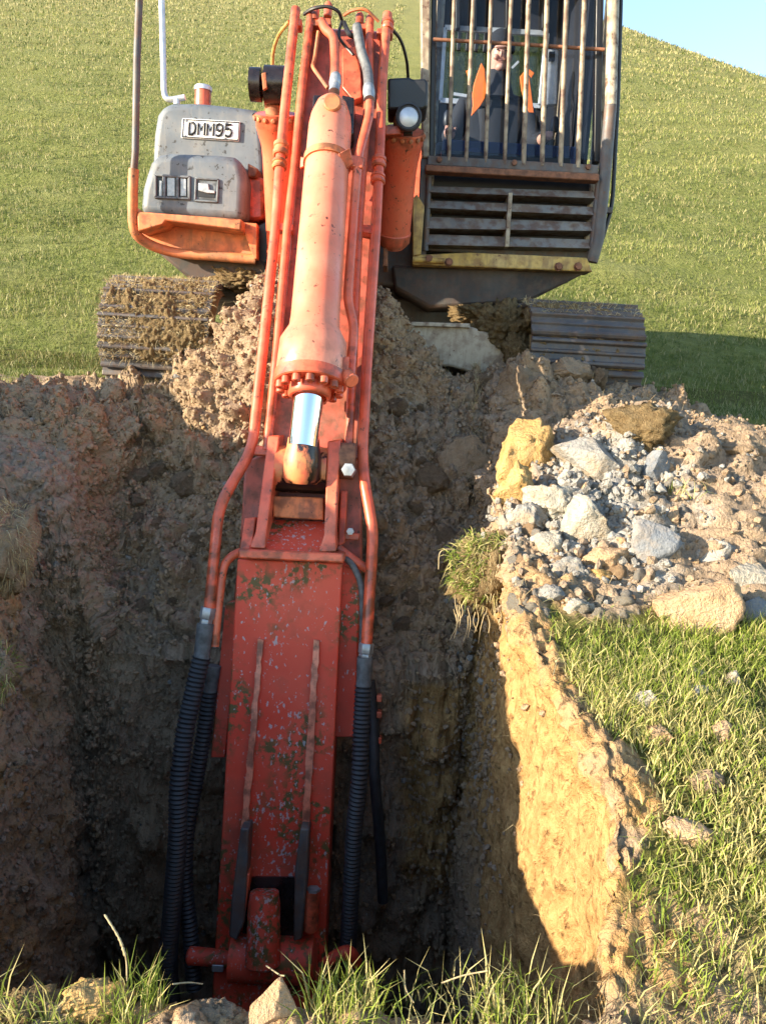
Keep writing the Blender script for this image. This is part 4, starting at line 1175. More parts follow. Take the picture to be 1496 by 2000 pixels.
m = MB(); m.box((xr - .03, (YC + .35 + YR) / 2, (zs + zt) / 2), (.03, YR - YC - .50, zt - zs - .05)); m.build("door_panel", "dark", cab, bevel=.004)
# rear wall round a wide window
wa, wb = UY(868, 58, YR).x, UY(1066, 68, YR).x; z1, z0 = UY(960, 63, YR).z, UY(960, 205, YR).z
m = MB()
def slab(x0, x1, a, b): m.box(((x0 + x1) / 2, YR, (a + b) / 2), (x1 - x0, .05, b - a))
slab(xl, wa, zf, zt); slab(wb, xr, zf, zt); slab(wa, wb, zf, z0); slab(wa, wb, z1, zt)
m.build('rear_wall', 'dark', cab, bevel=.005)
m = MB()
for a, b, c, d in ((wa, wb, z1 - .02, z1 + .02), (wa, wb, z0 - .02, z0 + .02), (wa - .02, wa + .02, z0, z1), (wb - .02, wb + .02, z0, z1), ):
    m.box(((a + b) / 2, YR - .03, (c + d) / 2), (b - a, .03, d - c))
m.build('rear_window_frame', 'silver', cab, bevel=.004)
m = MB()
for k in range(4): m.box((wa + .12 + k * .07, YR - .05, z1 - .10), (.03, .02, .14))
m.build('rear_vent', 'black', cab, bevel=.004)
m = MB(); m.prism([(1066, 95), (1092, 97), (1088, 205), (1062, 205)], 6.62, 6.68); m.build('door_column', 'silver', cab, bevel=.01)
m = MB(); m.prism([(1072, 100), (1084, 100), (1083, 118), (1071, 118)], 6.58, 6.61); m.build('switch', 'black', cab, bevel=.005)
# headlining ribs
for px in (892, 925, 990, 1060, 1118):
    m = MB(); m.prism([(px, -200), (px + 8, -200), (px + 6, 55), (px - 2, 55)], YR - .09, YR - .03); m.build('wall_rib', 'black', cab, bevel=.005)
# seat, consoles, dash
sx = UY(975, 150, 6.05).x
m = MB(); m.box((sx, 6.2, zs + .02), (.50, .50, .12)); m.build('seat', 'black', cab, bevel=.04, bseg=3)
m = MB(); m.box((sx, 6.47, zs + .42), (.46, .12, .70)); m.build('seat_back', 'black', cab, bevel=.04, bseg=3)
for s in (-1, 1):
    m = MB(); m.box((sx + s * .36, 6, zs + .10), (.16, .55, .30)); m.build('console', 'dark', cab, bevel=.03)
    m = MB(); m.tube([Vector((sx + s * .36, 5.77, zs + .25)), Vector((sx + s * .37, 5.73, zs + .36))], .012, 8); m.lathe(Vector((sx + s * .37, 5.73, zs + .35)), Vector((sx + s * .372, 5.72, zs + 1)), [(0, .02), (.03, .03), (.08, .026), (.1, .012)], 12)
    m.build('control_lever', 'black', cab)
m = MB(); m.box((sx + .02, 5.47, zs + .07), (xr - xl - .25, .03, .10)); m.build('window_rail', 'black', cab, bevel=.005)
m = MB(); m.box(((xl + xr) / 2, 5.63, zs - .05), (xr - xl - .2, .06, .56)); m.build('reflection_panel', 'blue', cab, bevel=.01)  # opaque blue panel painted in for the sky's reflection in the glass
# glass
m = MB(); m.prism([(858, -330), (1162, -330), (1160, 312), (850, 300)], YC + .075, YC + .081); m.build('windscreen', 'glass', cab, smooth=0)
m = MB(); m.box(((wa + wb) / 2, YR, (z0 + z1) / 2), (wb - wa, .006, z1 - z0)); m.build('rear_window', 'rearglass', cab, smooth=0)

# ------------------------------------------------------------------ the driver
def skin_body(name, joints, edges, radii, root, mat, sub=2):
    me = bpy.data.meshes.new(name); me.from_pydata([tuple(j) for j in joints], edges, [])
    o = bpy.data.objects.new(name, me); COL.objects.link(o)
    sk = o.modifiers.new('skin', 'SKIN'); sk.use_smooth_shade = True
    layer = me.skin_vertices[0] if len(me.skin_vertices) else None
    if layer is None:
        bm = bmesh.new(); bm.from_mesh(me); bm.verts.layers.skin.verify(); bm.to_mesh(me); bm.free(); layer = me.skin_vertices[0]
    for i, r in enumerate(radii):
        layer.data[i].radius = (r if isinstance(r, tuple) else (r, r)); layer.data[i].use_root = (i == root)
    ss = o.modifiers.new('sub', 'SUBSURF'); ss.levels = sub; ss.render_levels = sub
    dg = bpy.context.evaluated_depsgraph_get()
    m2 = bpy.data.meshes.new_from_object(o.evaluated_get(dg)); bpy.data.objects.remove(o)
    m2.name = name; m2.materials.clear(); m2.materials.append(MAT[mat])
    m2.polygons.foreach_set('use_smooth', [True] * len(m2.polygons))
    return m2

MAT['skin'] = plain('skin', (.52, .27, .19), .5, 0, .12, 60, .1)
MAT['lip'] = plain('lips', (.30, .12, .09), .6, 0, .1)
MAT['jacket'] = plain('dark_jacket', (.010, .010, .013), .8, 0, .5, 25, .3)
MAT['beanie'] = plain('beanie_wool', (.009, .009, .012), .9, 0, .3, 90, .5)
MAT['hiviz'] = plain('orange_cloth', (.85, .17, .02), .7, 0, .15, 30, .2)
MAT['trouser'] = plain('navy_overalls', (.03, .04, .085), .8, 0, .3, 25, .3)
MAT['eye'] = plain('eye', (.06, .04, .03), .25, 0, .1)
MAT['reflect'] = plain('reflective_tape', (.45, .46, .48), .4, .2, .1)

YD = 5.95
Fc = UY(983, 92, YD - .12)           # middle of the face
sc_h = (UY(983, 60, YD - .1) - UY(983, 127, YD - .1)).length
PO = Vector((Fc.x, 6.13, zs + .08))
PE = empty('person', PO, 'driver in a black beanie and dark jacket with orange patches behind the cab bars', 'person')
def pl_obj(me, name, parent=PE):
    for v in me.vertices: v.co -= PO
    o = bpy.data.objects.new(name, me); link(o, parent); return o
cx = Fc.x
neck = Vector((cx, 6.07, Fc.z - .21)); chest = Vector((cx, 6.11, Fc.z - .46)); pel = Vector((cx, 6.17, zs + .14))
J = [pel, Vector((cx, 6.15, pel.z + .17)), chest, Vector((cx, 6.095, neck.z + .0)), Vector((cx, 6.05, Fc.z - .10)), Vector((cx, 6, Fc.z + .0)), Vector((cx, 6.005, Fc.z + .09))]
R = [.15, .15, (.20, .15), .062, .062, (.074, .088), (.07, .085)]
E = [(0, 1), (1, 2), (2, 3), (3, 4), (4, 5), (5, 6)]
def chain(frm, pts, rad):
    i0 = len(J); prev = frm
    for p, r in zip(pts, rad):
        J.append(Vector(p)); R.append(r); E.append((prev, len(J) - 1)); prev = len(J) - 1
    return prev
hands = []
for s in (-1, 1):
    sh = Vector((cx + s * .215, 6.11, Fc.z - .30))
    el = Vector((cx + s * .30, 6.03, Fc.z - .56)); wr = Vector((cx + s * .335, 5.83, zs + .335))
    e = chain(2, [sh, el, wr, wr + Vector((s * .01, -.08, -.005))], [.072, .055, .038, (.042, .026)])
    hands.append((e, wr + Vector((s * .01, -.08, -.005)), s))
    chain(0, [Vector((cx + s * .11, 6, zs + .13)), Vector((cx + s * .16, 5.67, zs + .16)), Vector((cx + s * .16, 5.57, zs - .20))], [.10, .075, .055])
body = pl_obj(skin_body('body', J, E, R, 0, 'skin'), 'body')
for e, w, s in hands:
    for k in range(4):
        L = (.034, .040, .038, .030)[k]; b = w + Vector((s * (.018 - .012 * k), -.010, .004)); m = MB()
        p1 = b + Vector((0, -L * .9, .006)); p2 = p1 + Vector((0, -L * .35, -L * .7)); p3 = p2 + Vector((0, L * .4, -L * .5))
        m.tube(spline([b + Vector((0, .02, 0)), b, p1, p2, p3], 4), .0085, 8); o = m.build('finger', 'skin', body)
    m = MB(); b = w + Vector((-s * .03, .01, 0)); m.tube(spline([w + Vector((0, .03, 0)), b, b + Vector((-s * .018, -.03, .006)), b + Vector((-s * .008, -.055, -.004))], 4), .0095, 8); m.build('thumb', 'skin', body)
# face details
def blob(name, c, r, mat, par=PE):
    bm = bmesh.new(); bmesh.ops.create_icosphere(bm, subdivisions=2, radius=1)
    me = bpy.data.meshes.new(name)
    for v in bm.verts: v.co = Vector((v.co.x * r[0], v.co.y * r[1], v.co.z * r[2])) + c - PO
    bm.to_mesh(me); bm.free(); me.materials.append(MAT[mat]); me.polygons.foreach_set('use_smooth', [True] * len(me.polygons))
    o = bpy.data.objects.new(name, me); link(o, None); o.parent = par
    return o
FY = 6 - .083
blob('nose', Vector((cx - .004, FY - .008, Fc.z - .012)), (.012, .020, .026), 'skin')
blob('chin', Vector((cx, FY + .018, Fc.z - .090)), (.034, .034, .026), 'skin')
blob('brow', Vector((cx, FY + .012, Fc.z + .038)), (.054, .02, .011), 'skin')
blob('mouth', Vector((cx, FY + .003, Fc.z - .052)), (.022, .008, .004), 'lip')
for s in (-1, 1):
    blob('eye', Vector((cx + s * .028, FY + .006, Fc.z + .018)), (.011, .007, .006), 'eye')
    blob('cheek', Vector((cx + s * .036, FY + .025, Fc.z - .022)), (.02, .016, .02), 'skin')
    blob('ear', Vector((cx + s * .080, 6.01, Fc.z + .0)), (.009, .02, .028), 'skin')
# beanie: dome with a turned-up band
bc = Vector((cx, 6.005, Fc.z + .052))
m = MB(); m.lathe(bc, bc + Vector((0, .12, 1)), [(-.012, .088), (-.010, .101), (.03, .102), (.035, .096), (.07, .088), (.10, .07), (.122, .045), (.134, .018), (.136, .001)], 28)
m.build('beanie', 'beanie', PE)
# jacket over trunk and arms
JJ = [pel + Vector((0, -.02, .0)), chest + Vector((0, -.01, -.1)), chest + Vector((0, 0, .02)), Vector((cx, 6.095, Fc.z - .23))]
RR = [(.20, .17), (.215, .175), (.225, .165), (.10, .10)]
EE = [(0, 1), (1, 2), (2, 3)]
for s in (-1, 1):
    sh = Vector((cx + s * .225, 6.11, Fc.z - .31)); el = Vector((cx + s * .305, 6.03, Fc.z - .56)); wr = Vector((cx + s * .333, 5.85, zs + .34))
    i0 = len(JJ); JJ += [sh, el, wr]; RR += [.095, .078, .056]; EE += [(2, i0), (i0, i0 + 1), (i0 + 1, i0 + 2)]
pl_obj(skin_body('jacket', JJ, EE, RR, 1, 'jacket'), 'jacket')
m = MB(); cc = Vector((cx, 6.08, Fc.z - .165)); m.lathe(cc, cc + Vector((0, -.05, 1)), [(-.10, .15), (-.05, .125), (0, .105), (.06, .098), (.085, .100), (.085, .090), (0, .09)], 24); m.build('collar', 'jacket', PE)
TJ = [pel]; TR_ = [.16]; TE = []
for s in (-1, 1):
    i0 = len(TJ); TJ += [Vector((cx + s * .12, 6, zs + .14)), Vector((cx + s * .17, 5.65, zs + .17)), Vector((cx + s * .17, 5.56, zs - .16))]; TR_ += [.115, .092, .075]; TE += [(0, i0), (i0, i0 + 1), (i0 + 1, i0 + 2)]
pl_obj(skin_body('trousers', TJ, TE, TR_, 0, 'trouser'), 'trousers')
# orange panels hanging open down the front
def panel(pts, y, th=.012):
    m = MB(); m.extrude([UY(a, b, y) for a, b in pts], (0, th, 0)); return m
panel([(940, 122), (947, 134), (948, 152), (951, 172), (947, 192), (938, 208), (930, 217), (920, 227), (923, 206), (922, 184), (925, 165), (931, 146)], 5.92).build('vest_panel', 'hiviz', PE, bevel=.005)
panel([(1015, 150), (1024, 138), (1034, 150), (1037, 172), (1040, 198), (1043, 221), (1033, 219), (1024, 198), (1018, 176)], 5.92).build('vest_panel', 'hiviz', PE, bevel=.005)
panel([(910, 138), (920, 134), (922, 148), (914, 150)], 5.97).build('shoulder_patch', 'hiviz', PE, bevel=.004)
panel([(1030, 132), (1044, 142), (1038, 152), (1030, 142)], 5.97).build('shoulder_patch', 'hiviz', PE, bevel=.004)
panel([(1011, 118), (1014, 121), (1001, 134), (998, 131)], 5.94, .006).build('zip_pull', 'reflect', PE)
panel([(886, 180), (912, 184), (911, 190), (885, 186)], 5.91, .01).build('reflective_band', 'reflect', PE)
# ------------------------------------------------------------------ loose rocks and clods
def rock_mesh(name, seed, dims, mat, cuts=9, rough=.10, crumb=.0, sub=4, knobs=0):
    """an icosphere chopped by random planes, then roughened; dims = half sizes"""
    bm = bmesh.new(); bmesh.ops.create_icosphere(bm, subdivisions=sub, radius=1)
    me = bpy.data.meshes.new(name); bm.to_mesh(me); bm.free()
    n = len(me.vertices); v = np.zeros(n * 3, np.float32); me.vertices.foreach_get('co', v); v = v.reshape(-1, 3).astype(float)
    r = np.random.default_rng(seed)
    for _ in range(cuts):
        d = r.normal(size=3); d /= np.linalg.norm(d); h = r.uniform(.42, .82)
        k = v @ d - h; v = v - np.outer(np.maximum(k, 0), d) * .96
    u = v + seed * 3.1
    v *= (1 + rough * fbm(u * 1.6, 3, seed))[:, None]
    v *= (1 + rough * .55 * fbm(u * 5, 4, seed + 5, .65))[:, None]
    if crumb:
        v *= (1 + crumb * (clods(u, .42, seed + 7) - .4) + crumb * .6 * (clods(u, .19, seed + 8) - .4) + crumb * .4 * fbm(u * 14, 2, seed))[:, None]
    v *= np.array(dims)[None, :]
    me.vertices.foreach_set('co', v.astype(np.float32).ravel()); me.update()
    me.materials.append(MAT[mat])
    me.polygons.foreach_set('use_smooth', [True] * len(me.polygons))
    if not crumb: me.set_sharp_from_angle(angle=math.radians(28))
    return me

def put_rock(name, px, py, rx, ry, mat, label, cat, seed, depth=.8, group=None, sink=.25, rot=0, tilt=0, **kw):
    p, t = hit(px, py + ry * .8)
    a = rx / FPX * t; b = ry / FPX * t
    a *= 1.12; b *= 1.12
    me = rock_mesh(name, seed, (a * 1.1, max(a, b) * depth, b * 1.15), mat, **kw)
    o = bpy.data.objects.new(name, me); link(o)
    c = U(px, py, t + max(a, b) * depth * (.12 if max(rx, ry) > 40 else .34))
    o.location = c; o.rotation_euler = (tilt, 0, math.radians(rot)) if rot or tilt else (0, 0, 0)
    o.rotation_euler = (tilt, math.radians(rot), random.uniform(-.3, .3))
    tag(o, label, cat, group)
    return o

RK = [
 ('rock', 1148, 888, 92, 38, 'rock_grey', 'large pale grey rock slab lying at the top of the rubble', 'rock', dict(cuts=14, rough=.06, rot=14, depth=.7)),
 ('clay_lump', 1018, 888, 52, 66, 'clay', 'tall yellow clay lump just left of the big grey slab', 'clay lump', dict(cuts=6, crumb=.22, depth=.8)),
 ('clay_lump', 1000, 960, 38, 42, 'clay', 'yellow clay lump on the trench edge below the tall yellow lump', 'clay lump', dict(cuts=6, crumb=.25, depth=.8)),
 ('rock', 1276, 912, 33, 40, 'rock_blue', 'upright blue grey boulder right of the big slab', 'rock', dict(cuts=10, rough=.05)),
 ('rock', 1306, 938, 11, 14, 'rock_pale', 'small white stone at the foot of the blue grey boulder', 'rock', dict(cuts=8, rough=.1)),
 ('turf_clod', 1260, 836, 68, 36, 'mud', 'ragged orange brown turf clod on top of the bank above the boulder', 'turf clod', dict(cuts=4, crumb=.40, depth=.7)),
 ('clay_lump', 1129, 788, 14, 17, 'tan', 'small sunlit tan clod alone high on the brown heap below the right track', 'clay lump', dict(cuts=6, crumb=.25, sub=3)),
 ('clay_lump', 1133, 828, 13, 14, 'tan', 'second small tan clod just under the highest one on the brown heap', 'clay lump', dict(cuts=6, crumb=.25, sub=3)),
 ('rock', 1266, 1072, 46, 56, 'rock_blue', 'flat dark grey slab leaning in the middle of the rubble', 'rock', dict(cuts=12, rough=.04, rot=24, depth=.5)),
 ('clay_lump', 1366, 1182, 70, 54, 'tan', 'big tan clay block standing at the edge of the grass', 'clay lump', dict(cuts=9, crumb=.13)),
 ('rock', 1466, 1132, 46, 36, 'rock_pale', 'chalky white rock at the right edge of the rubble', 'rock', dict(cuts=9, rough=.14, crumb=.1)),
 ('rock', 1472, 1192, 40, 30, 'rock_blue', 'blue grey rock tucked under the chalky white rock', 'rock', dict(cuts=10, rough=.06)),  # grey block, its shade put into the colour
 ('rock', 1400, 1088, 34, 29, 'rock_grey', 'knobbly pinkish grey rock between the leaning slab and the yellow lump', 'rock', dict(cuts=9, rough=.16, crumb=.14)),
 ('clay_lump', 1459, 1062, 34, 17, 'clay', 'flat yellow lump above the chalky white rock', 'clay lump', dict(cuts=7, crumb=.18)),
 ('clay_lump', 1428, 1122, 27, 22, 'clay', 'small yellow lump touching the left of the chalky white rock', 'clay lump', dict(cuts=6, crumb=.2)),
 ('clay_lump', 1310, 1014, 16, 26, 'tan', 'long tan clod standing on end above the leaning slab', 'clay lump', dict(cuts=6, crumb=.2, rot=35)),
 ('clay_lump', 1222, 1004, 22, 17, 'clay', 'yellow clod left of the long tan clod', 'clay lump', dict(cuts=6, crumb=.25)),
 ('clay_lump', 1215, 960, 30, 16, 'tan', 'tan crumbly clod just under the big grey slab', 'clay lump', dict(cuts=6, crumb=.3)),
 ('rock', 1095, 975, 58, 38, 'rock_pale', 'broad crumbly pale grey mass under the yellow lump', 'rock', dict(cuts=7, rough=.12, crumb=.26)),
 ('rock', 1148, 1022, 44, 50, 'rock_pale', 'tall pale crumbly rock in the centre of the rubble face', 'rock', dict(cuts=8, rough=.12, crumb=.20)),
 ('rock', 1158, 985, 17, 22, 'rock_pale', 'smooth white wedge of stone on the tall pale rock', 'rock', dict(cuts=11, rough=.04)),
 ('rock', 1066, 1066, 29, 30, 'rock_pale', 'rounded pale rock near the trench edge of the rubble', 'rock', dict(cuts=9, rough=.12, crumb=.12)),
 ('rock', 1030, 1020, 34, 30, 'rock_grey', 'grey crumbly rock on the trench edge beside the pale mass', 'rock', dict(cuts=8, crumb=.25)),
 ('clay_lump', 1182, 1092, 44, 24, 'tan', 'wide tan lump left of the leaning dark slab', 'clay lump', dict(cuts=7, crumb=.28)),
 ('clay_lump', 1172, 1126, 30, 16, 'clay', 'yellow lump below the wide tan lump', 'clay lump', dict(cuts=7, crumb=.2)),
 ('rock', 1115, 1120, 38, 26, 'rock_grey', 'grey stone lump left of the lower yellow lump', 'rock', dict(cuts=9, crumb=.22)),
 ('rock', 1070, 1170, 30, 22, 'rock_grey', 'grey crumbly stone at the lower left of the rubble above the grass', 'rock', dict(cuts=9, crumb=.25)),
 ('rock', 1130, 1190, 26, 20, 'rock_pale', 'pale stone in the lowest row of rubble next to the grass', 'rock', dict(cuts=9, crumb=.18)),
 ('rock', 1257, 1372, 22, 26, 'rock_pale', 'white stone lying alone in the grass near the clay shoulder', 'rock', dict(cuts=9, rough=.16, crumb=.12)),
 ('rock', 1362, 1352, 25, 17, 'rock_blue', 'slanted blue grey stone in the grass', 'rock', dict(cuts=10, rough=.08, rot=20)),  # shadow tone put into the stone's colour
 ('rock', 1364, 1318, 18, 10, 'rock_grey', 'small grey stone just above the slanted blue grey stone in the grass', 'rock', dict(cuts=9, rough=.1)),
 ('rock', 1430, 1325, 15, 16, 'rock_pale', 'small white pointed stone furthest right in the grass', 'rock', dict(cuts=9, rough=.1)),
 ('clay_lump', 1414, 1432, 25, 19, 'tan', 'pinkish tan clod half sunk in the grass at right', 'clay lump', dict(cuts=7, crumb=.16)),
 ('clay_lump', 1285, 1440, 28, 17, 'tan', 'crumbled tan clod in the grass below the lone white stone', 'clay lump', dict(cuts=6, crumb=.35)),
 ('turf_clod', 1372, 1524, 34, 22, 'soil', 'dark brown clod in the grass at right', 'turf clod', dict(cuts=5, crumb=.35)),
 ('clay_lump', 1345, 1622, 40, 28, 'tan', 'largest tan clod on the edge of the lower grass', 'clay lump', dict(cuts=7, crumb=.28)),
 ('rock', 527, 1972, 44, 52, 'tan', 'rounded tan stone on the near lip in front of the digger arm', 'rock', dict(cuts=9, rough=.07, rot=20)),
 ('turf_clod', 190, 1950, 52, 36, 'clay', 'ragged yellow brown clod on the near lip at left', 'turf clod', dict(cuts=5, crumb=.4)),
 ('turf_clod', 420, 1985, 40, 24, 'soil', 'brown crumbly clod on the near lip left of the tan stone', 'turf clod', dict(cuts=5, crumb=.4)),
 ('turf_clod', 60, 1975, 60, 26, 'mud', 'low brown clod in the bottom left corner', 'turf clod', dict(cuts=5, crumb=.4)),
 ('turf_clod', 1440, 880, 40, 20, 'soil', 'dark brown clod in the shade at the far right of the bank', 'turf clod', dict(cuts=6, crumb=.3)),
 ('turf_clod', 110, 782, 52, 22, 'soil', 'dark brown clod on the rim of the left bank against the grass', 'turf clod', dict(cuts=6, crumb=.28)),
 ('turf_clod', 1010, 760, 46, 36, 'soil', 'broad brown clod low in front of the right track', 'turf clod', dict(cuts=5, crumb=.32)),
 ('turf_clod', 905, 905, 50, 52, 'soil', 'tall brown clod beside the yellow lump on the shaded heap', 'turf clod', dict(cuts=5, crumb=.3)),
 ('turf_clod', 1100, 730, 44, 26, 'soil', 'grey brown clod at the foot of the right track', 'turf clod', dict(cuts=6, crumb=.3)),
]
for i, (nm, px, py, rx, ry, mat, lab, cat, kw) in enumerate(RK):
    put_rock(nm, px, py, rx, ry, mat, lab, cat, 100 + i * 7, **kw)

# the smaller stones of the rubble, three kinds no one could tell one from another
kinds = [('rock_pale', 'pale crumbly stone lying loose in the rubble on the right bank', 'pale crumbs of stone in the rubble'),
         ('rock_grey', 'small grey stone chip lying in the rubble on the right bank', 'grey stone chips in the rubble'),
         ('tan', 'small tan clay crumb lying in the rubble on the right bank', 'tan clay crumbs in the rubble')]
for kd, (mat, lab, grp) in enumerate(kinds):
    meshes = [rock_mesh('stone', 900 + kd * 10 + q, (1, .9, .85), mat, cuts=7, rough=.2, crumb=.22 if kd != 1 else .1, sub=3) for q in range(5)]
    for k in range((34 if kd < 2 else 30) + (24 if kd == 0 else 8)):
        for _ in range(20):
            px, py = random.uniform(985, 1490), random.uniform(930, 1230)
            lo = 905 + max(0, 1100 - px) * .9
            if py < lo or py > 1240 - max(0, px - 1150) * .12 or (px < 1040 and py > 1090): continue
            break
        big = k >= (34 if kd < 2 else 30)
        if big: px = random.uniform(1000, 1240); py = random.uniform(max(950, 1000 + (1080 - px) * .8), 1215)
        p, t = hit(px, py)
        r = random.uniform(14, 27) / FPX * t if big else random.choice((5, 6, 7, 8, 10, 12, 15, 19, 23)) / FPX * t
        o = bpy.data.objects.new('stone', meshes[k % 5]); link(o)
        o.location = p + Vector((0, 0, r * .4)); o.scale = (r, r, r)
        o.rotation_euler = (random.uniform(0, 6), random.uniform(0, 6), random.uniform(0, 6))
        tag(o, lab, 'stone', grp)

# the larger lumps of the spoil ramp
cm = [rock_mesh('soil_clod', 1300 + q, (1, .9, .8), 'soil', cuts=5, rough=.22, crumb=.26, sub=4) for q in range(7)]
spots = []
for k in range(400):
    if len(spots) >= 64: break
    px, py = (random.uniform(255, 490), random.uniform(760, 1260)) if k % 5 < 2 else (random.uniform(725, 960), random.uniform(640, 1240))
    if k % 9 == 0: px, py = random.uniform(930, 1230), random.uniform(750, 850)
    if px > 900 and py > 850 and px - 900 > (1010 - py) * .3: continue
    r_ = random.choice((12, 14, 16, 20, 24, 30, 38))
    if any((px - a) ** 2 + (py - b) ** 2 < (.7 * (r_ + c)) ** 2 for a, b, c in spots): continue
    spots.append((px, py, r_))
for k, (px, py, r_) in enumerate(spots):
    p, t = hit(px, py); r = r_ / FPX * t
    o = bpy.data.objects.new('soil_clod', cm[k % 7]); link(o)
    o.location = p + Vector((0, -.02, r * .1)); o.scale = (r * random.uniform(.9, 1.3), r, r * random.uniform(.8, 1.1))
    o.rotation_euler = (random.uniform(-.6, .6), random.uniform(-.6, .6), random.uniform(0, 6))
    tag(o, 'rough brown clod of soil lying on the spoil ramp in front of the tracks', 'soil clod', 'brown clods on the spoil ramp')

# crumbs of soil strewn over heap, banks and trench faces: beyond counting
def crumbs():
    bm = bmesh.new(); bmesh.ops.create_icosphere(bm, subdivisions=1, radius=1)
    base_v = np.array([v.co[:] for v in bm.verts]); base_f = np.array([[v.index for v in f.verts] for f in bm.faces]); bm.free()
    x, y, z = EP[..., 0], EP[..., 1], EP[..., 2]
    dA = np.linalg.norm(np.cross(np.gradient(EP, axis=1), np.gradient(EP, axis=0)), axis=2)
    dA = np.minimum(dA, .002)
    w = dA * (EH * 1.0 + .75 * (x < -1.1) * (EL > .02) * .6 + .3 * (x < -1.2) * (y > 1.6) * (y < 4.8) * (x > -3) + .7 * ((y > 3.5) & (EL > .02) & (x < .3)) + 1.3 * ER * (x > .4)) * (z > -1.3) * (ES > .6)
    w = w.ravel(); w /= w.sum()
    n = 36000
    idx = rng.choice(len(w), n, p=w)
    P = EP.reshape(-1, 3)[idx] + rng.normal(0, .004, (n, 3)); N = EN.reshape(-1, 3)[idx]
    r = .004 + .020 * rng.pareto(2.6, n).clip(0, 1.2) * .5
    rub = ER.ravel()[idx] * (P[:, 0] > .4) * (EL.ravel()[idx] < .02)
    r = r * (1 + .6 * rub); P = P + N * (r * .3)[:, None]
    # each crumb: a jittered, squashed, turned icosphere
    V = base_v[None] * (1 + rng.normal(0, .17, (n, len(base_v), 1))) * rng.uniform(.6, 1.15, (n, 1, 3))
    th = rng.uniform(0, 6.28, n); c, s_ = np.cos(th), np.sin(th)
    Vx = V[..., 0] * c[:, None] - V[..., 1] * s_[:, None]; Vy = V[..., 0] * s_[:, None] + V[..., 1] * c[:, None]
    V = np.stack([Vx, Vy, V[..., 2]], 2)
    th = rng.uniform(0, 6.28, n); c, s_ = np.cos(th), np.sin(th)
    Vy = V[..., 1] * c[:, None] - V[..., 2] * s_[:, None]; Vz = V[..., 1] * s_[:, None] + V[..., 2] * c[:, None]
    V = np.stack([V[..., 0], Vy, Vz], 2)
    V = V * r[:, None, None] + P[:, None, :]
    k = len(base_v)
    F = (base_f[None] + (np.arange(n) * k)[:, None, None]).reshape(-1, 3)
    o = fast_mesh('soil_crumbs', V.reshape(-1, 3), [F], 'earth', None,
                  dict(soil=np.ones(n * k), clay=np.repeat(rng.uniform(0, 1, n) ** 3 * .4, k), rock=np.repeat((rng.uniform(0, 1, n) < .012 + .75 * rub) * .9, k)), smooth=False)
    o['kind'] = 'stuff'
crumbs()

# ------------------------------------------------------------------ tufts and turf clumps
def tuft_blades(name, par, c, n, rad, h0, h1, lean, mat, dryb, w=(.0025, .0045), flat=1.0):
    a = rng.uniform(0, 6.28, n); q = rad * np.sqrt(rng.uniform(0, 1, n))
    x = c.x + q * np.cos(a); y = c.y + q * np.sin(a) * flat
    o = blades(name, x, y, np.full(n, c.z), rng.uniform(h0, h1, n), rng.uniform(*w, n), rng.uniform(lean[0], lean[1], n), mat, rng.uniform(0, 1, n) + dryb, None, kind=None)
    if par is not None:
        v = np.zeros(len(o.data.vertices) * 3, np.float32); o.data.vertices.foreach_get('co', v)
        v = v.reshape(-1, 3) - np.array(wpos(par)); o.data.vertices.foreach_set('co', v.astype(np.float32).ravel()); o.parent = par
        o['kind'] = 'stuff'
    return o
def tuft(px, py, label, n, rad, h0, h1, lean, dryb, cat='grass tuft'):
    p, t = hit(px, py); e = empty('grass_tuft', p, label, cat)
    tuft_blades('leaf_blades', e, p - Vector((0, 0, .01)), n, rad, h0, h1, lean, 'grass', dryb)
    return e, p
e, p = tuft(262, 1990, 'green grass tuft with one tall seed stalk on the near lip at left', 170, .055, .05, .13, (.1, .75), -.15)
st = [U(248, 1885, 1.52), U(246, 1868, 1.52), U(232, 1830, 1.52), U(205, 1786, 1.53)]
m = MB(); m.tube(spline([p, U(250, 1930, 1.50)] + st[:2]), .0016, 6); m.build('stalk', 'strawp', e)
m = MB(); q = spline(st[1:], 10); m.tube(q, [.0014 + .0024 * abs(math.sin(i * 1.9)) * (1 - i / len(q) * .5) for i in range(len(q))], 6); m.build('seed_head', 'strawp', e)
tuft(672, 2000, 'bright sunlit grass tuft on the near lip right of the tan stone', 260, .075, .06, .15, (.1, .8), -.05)
tuft(880, 2010, 'straggly dry grass tuft on the near lip right of the arm', 120, .11, .05, .13, (.3, .98), .30)
tuft(1010, 2000, 'loose grass tuft on the near lip where the right trench wall starts', 150, .10, .05, .14, (.2, .95), .05)
tuft(1340, 962, 'small yellow grass tuft growing on the brown soil at the right', 120, .10, .04, .10, (.3, .98), .35)
def strands(name, par, pts_list, r, mat='strawp'):
    for pts in pts_list:
        m = MB(); m.tube(spline(pts, 6), r, 5); m.build(name, mat, par)
# dry straws lying about on the lip
for (pts, lab) in (([U(338, 1922, 1.5), U(370, 1919, 1.52), U(396, 1922, 1.55)], 'pale dry straw lying across the near lip beside the left tuft'),
                   ([U(520, 1886, 1.62), U(545, 1903, 1.6), U(556, 1906, 1.58)], 'short pale twig on the tan stone at the near lip'),
                   ([U(790, 1895, 1.5), U(792, 1930, 1.5), U(808, 1958, 1.5)], 'thin upright dry stalk on the near lip right of the arm'),
                   ([U(862, 1920, 1.5), U(905, 1905, 1.5), U(952, 1896, 1.5)], 'long dry grass stem bent over the near lip')):
    m = MB(); m.tube(spline(pts, 6), .0015, 6); o = m.build('straw', 'strawp'); tag(o, lab, 'straw')

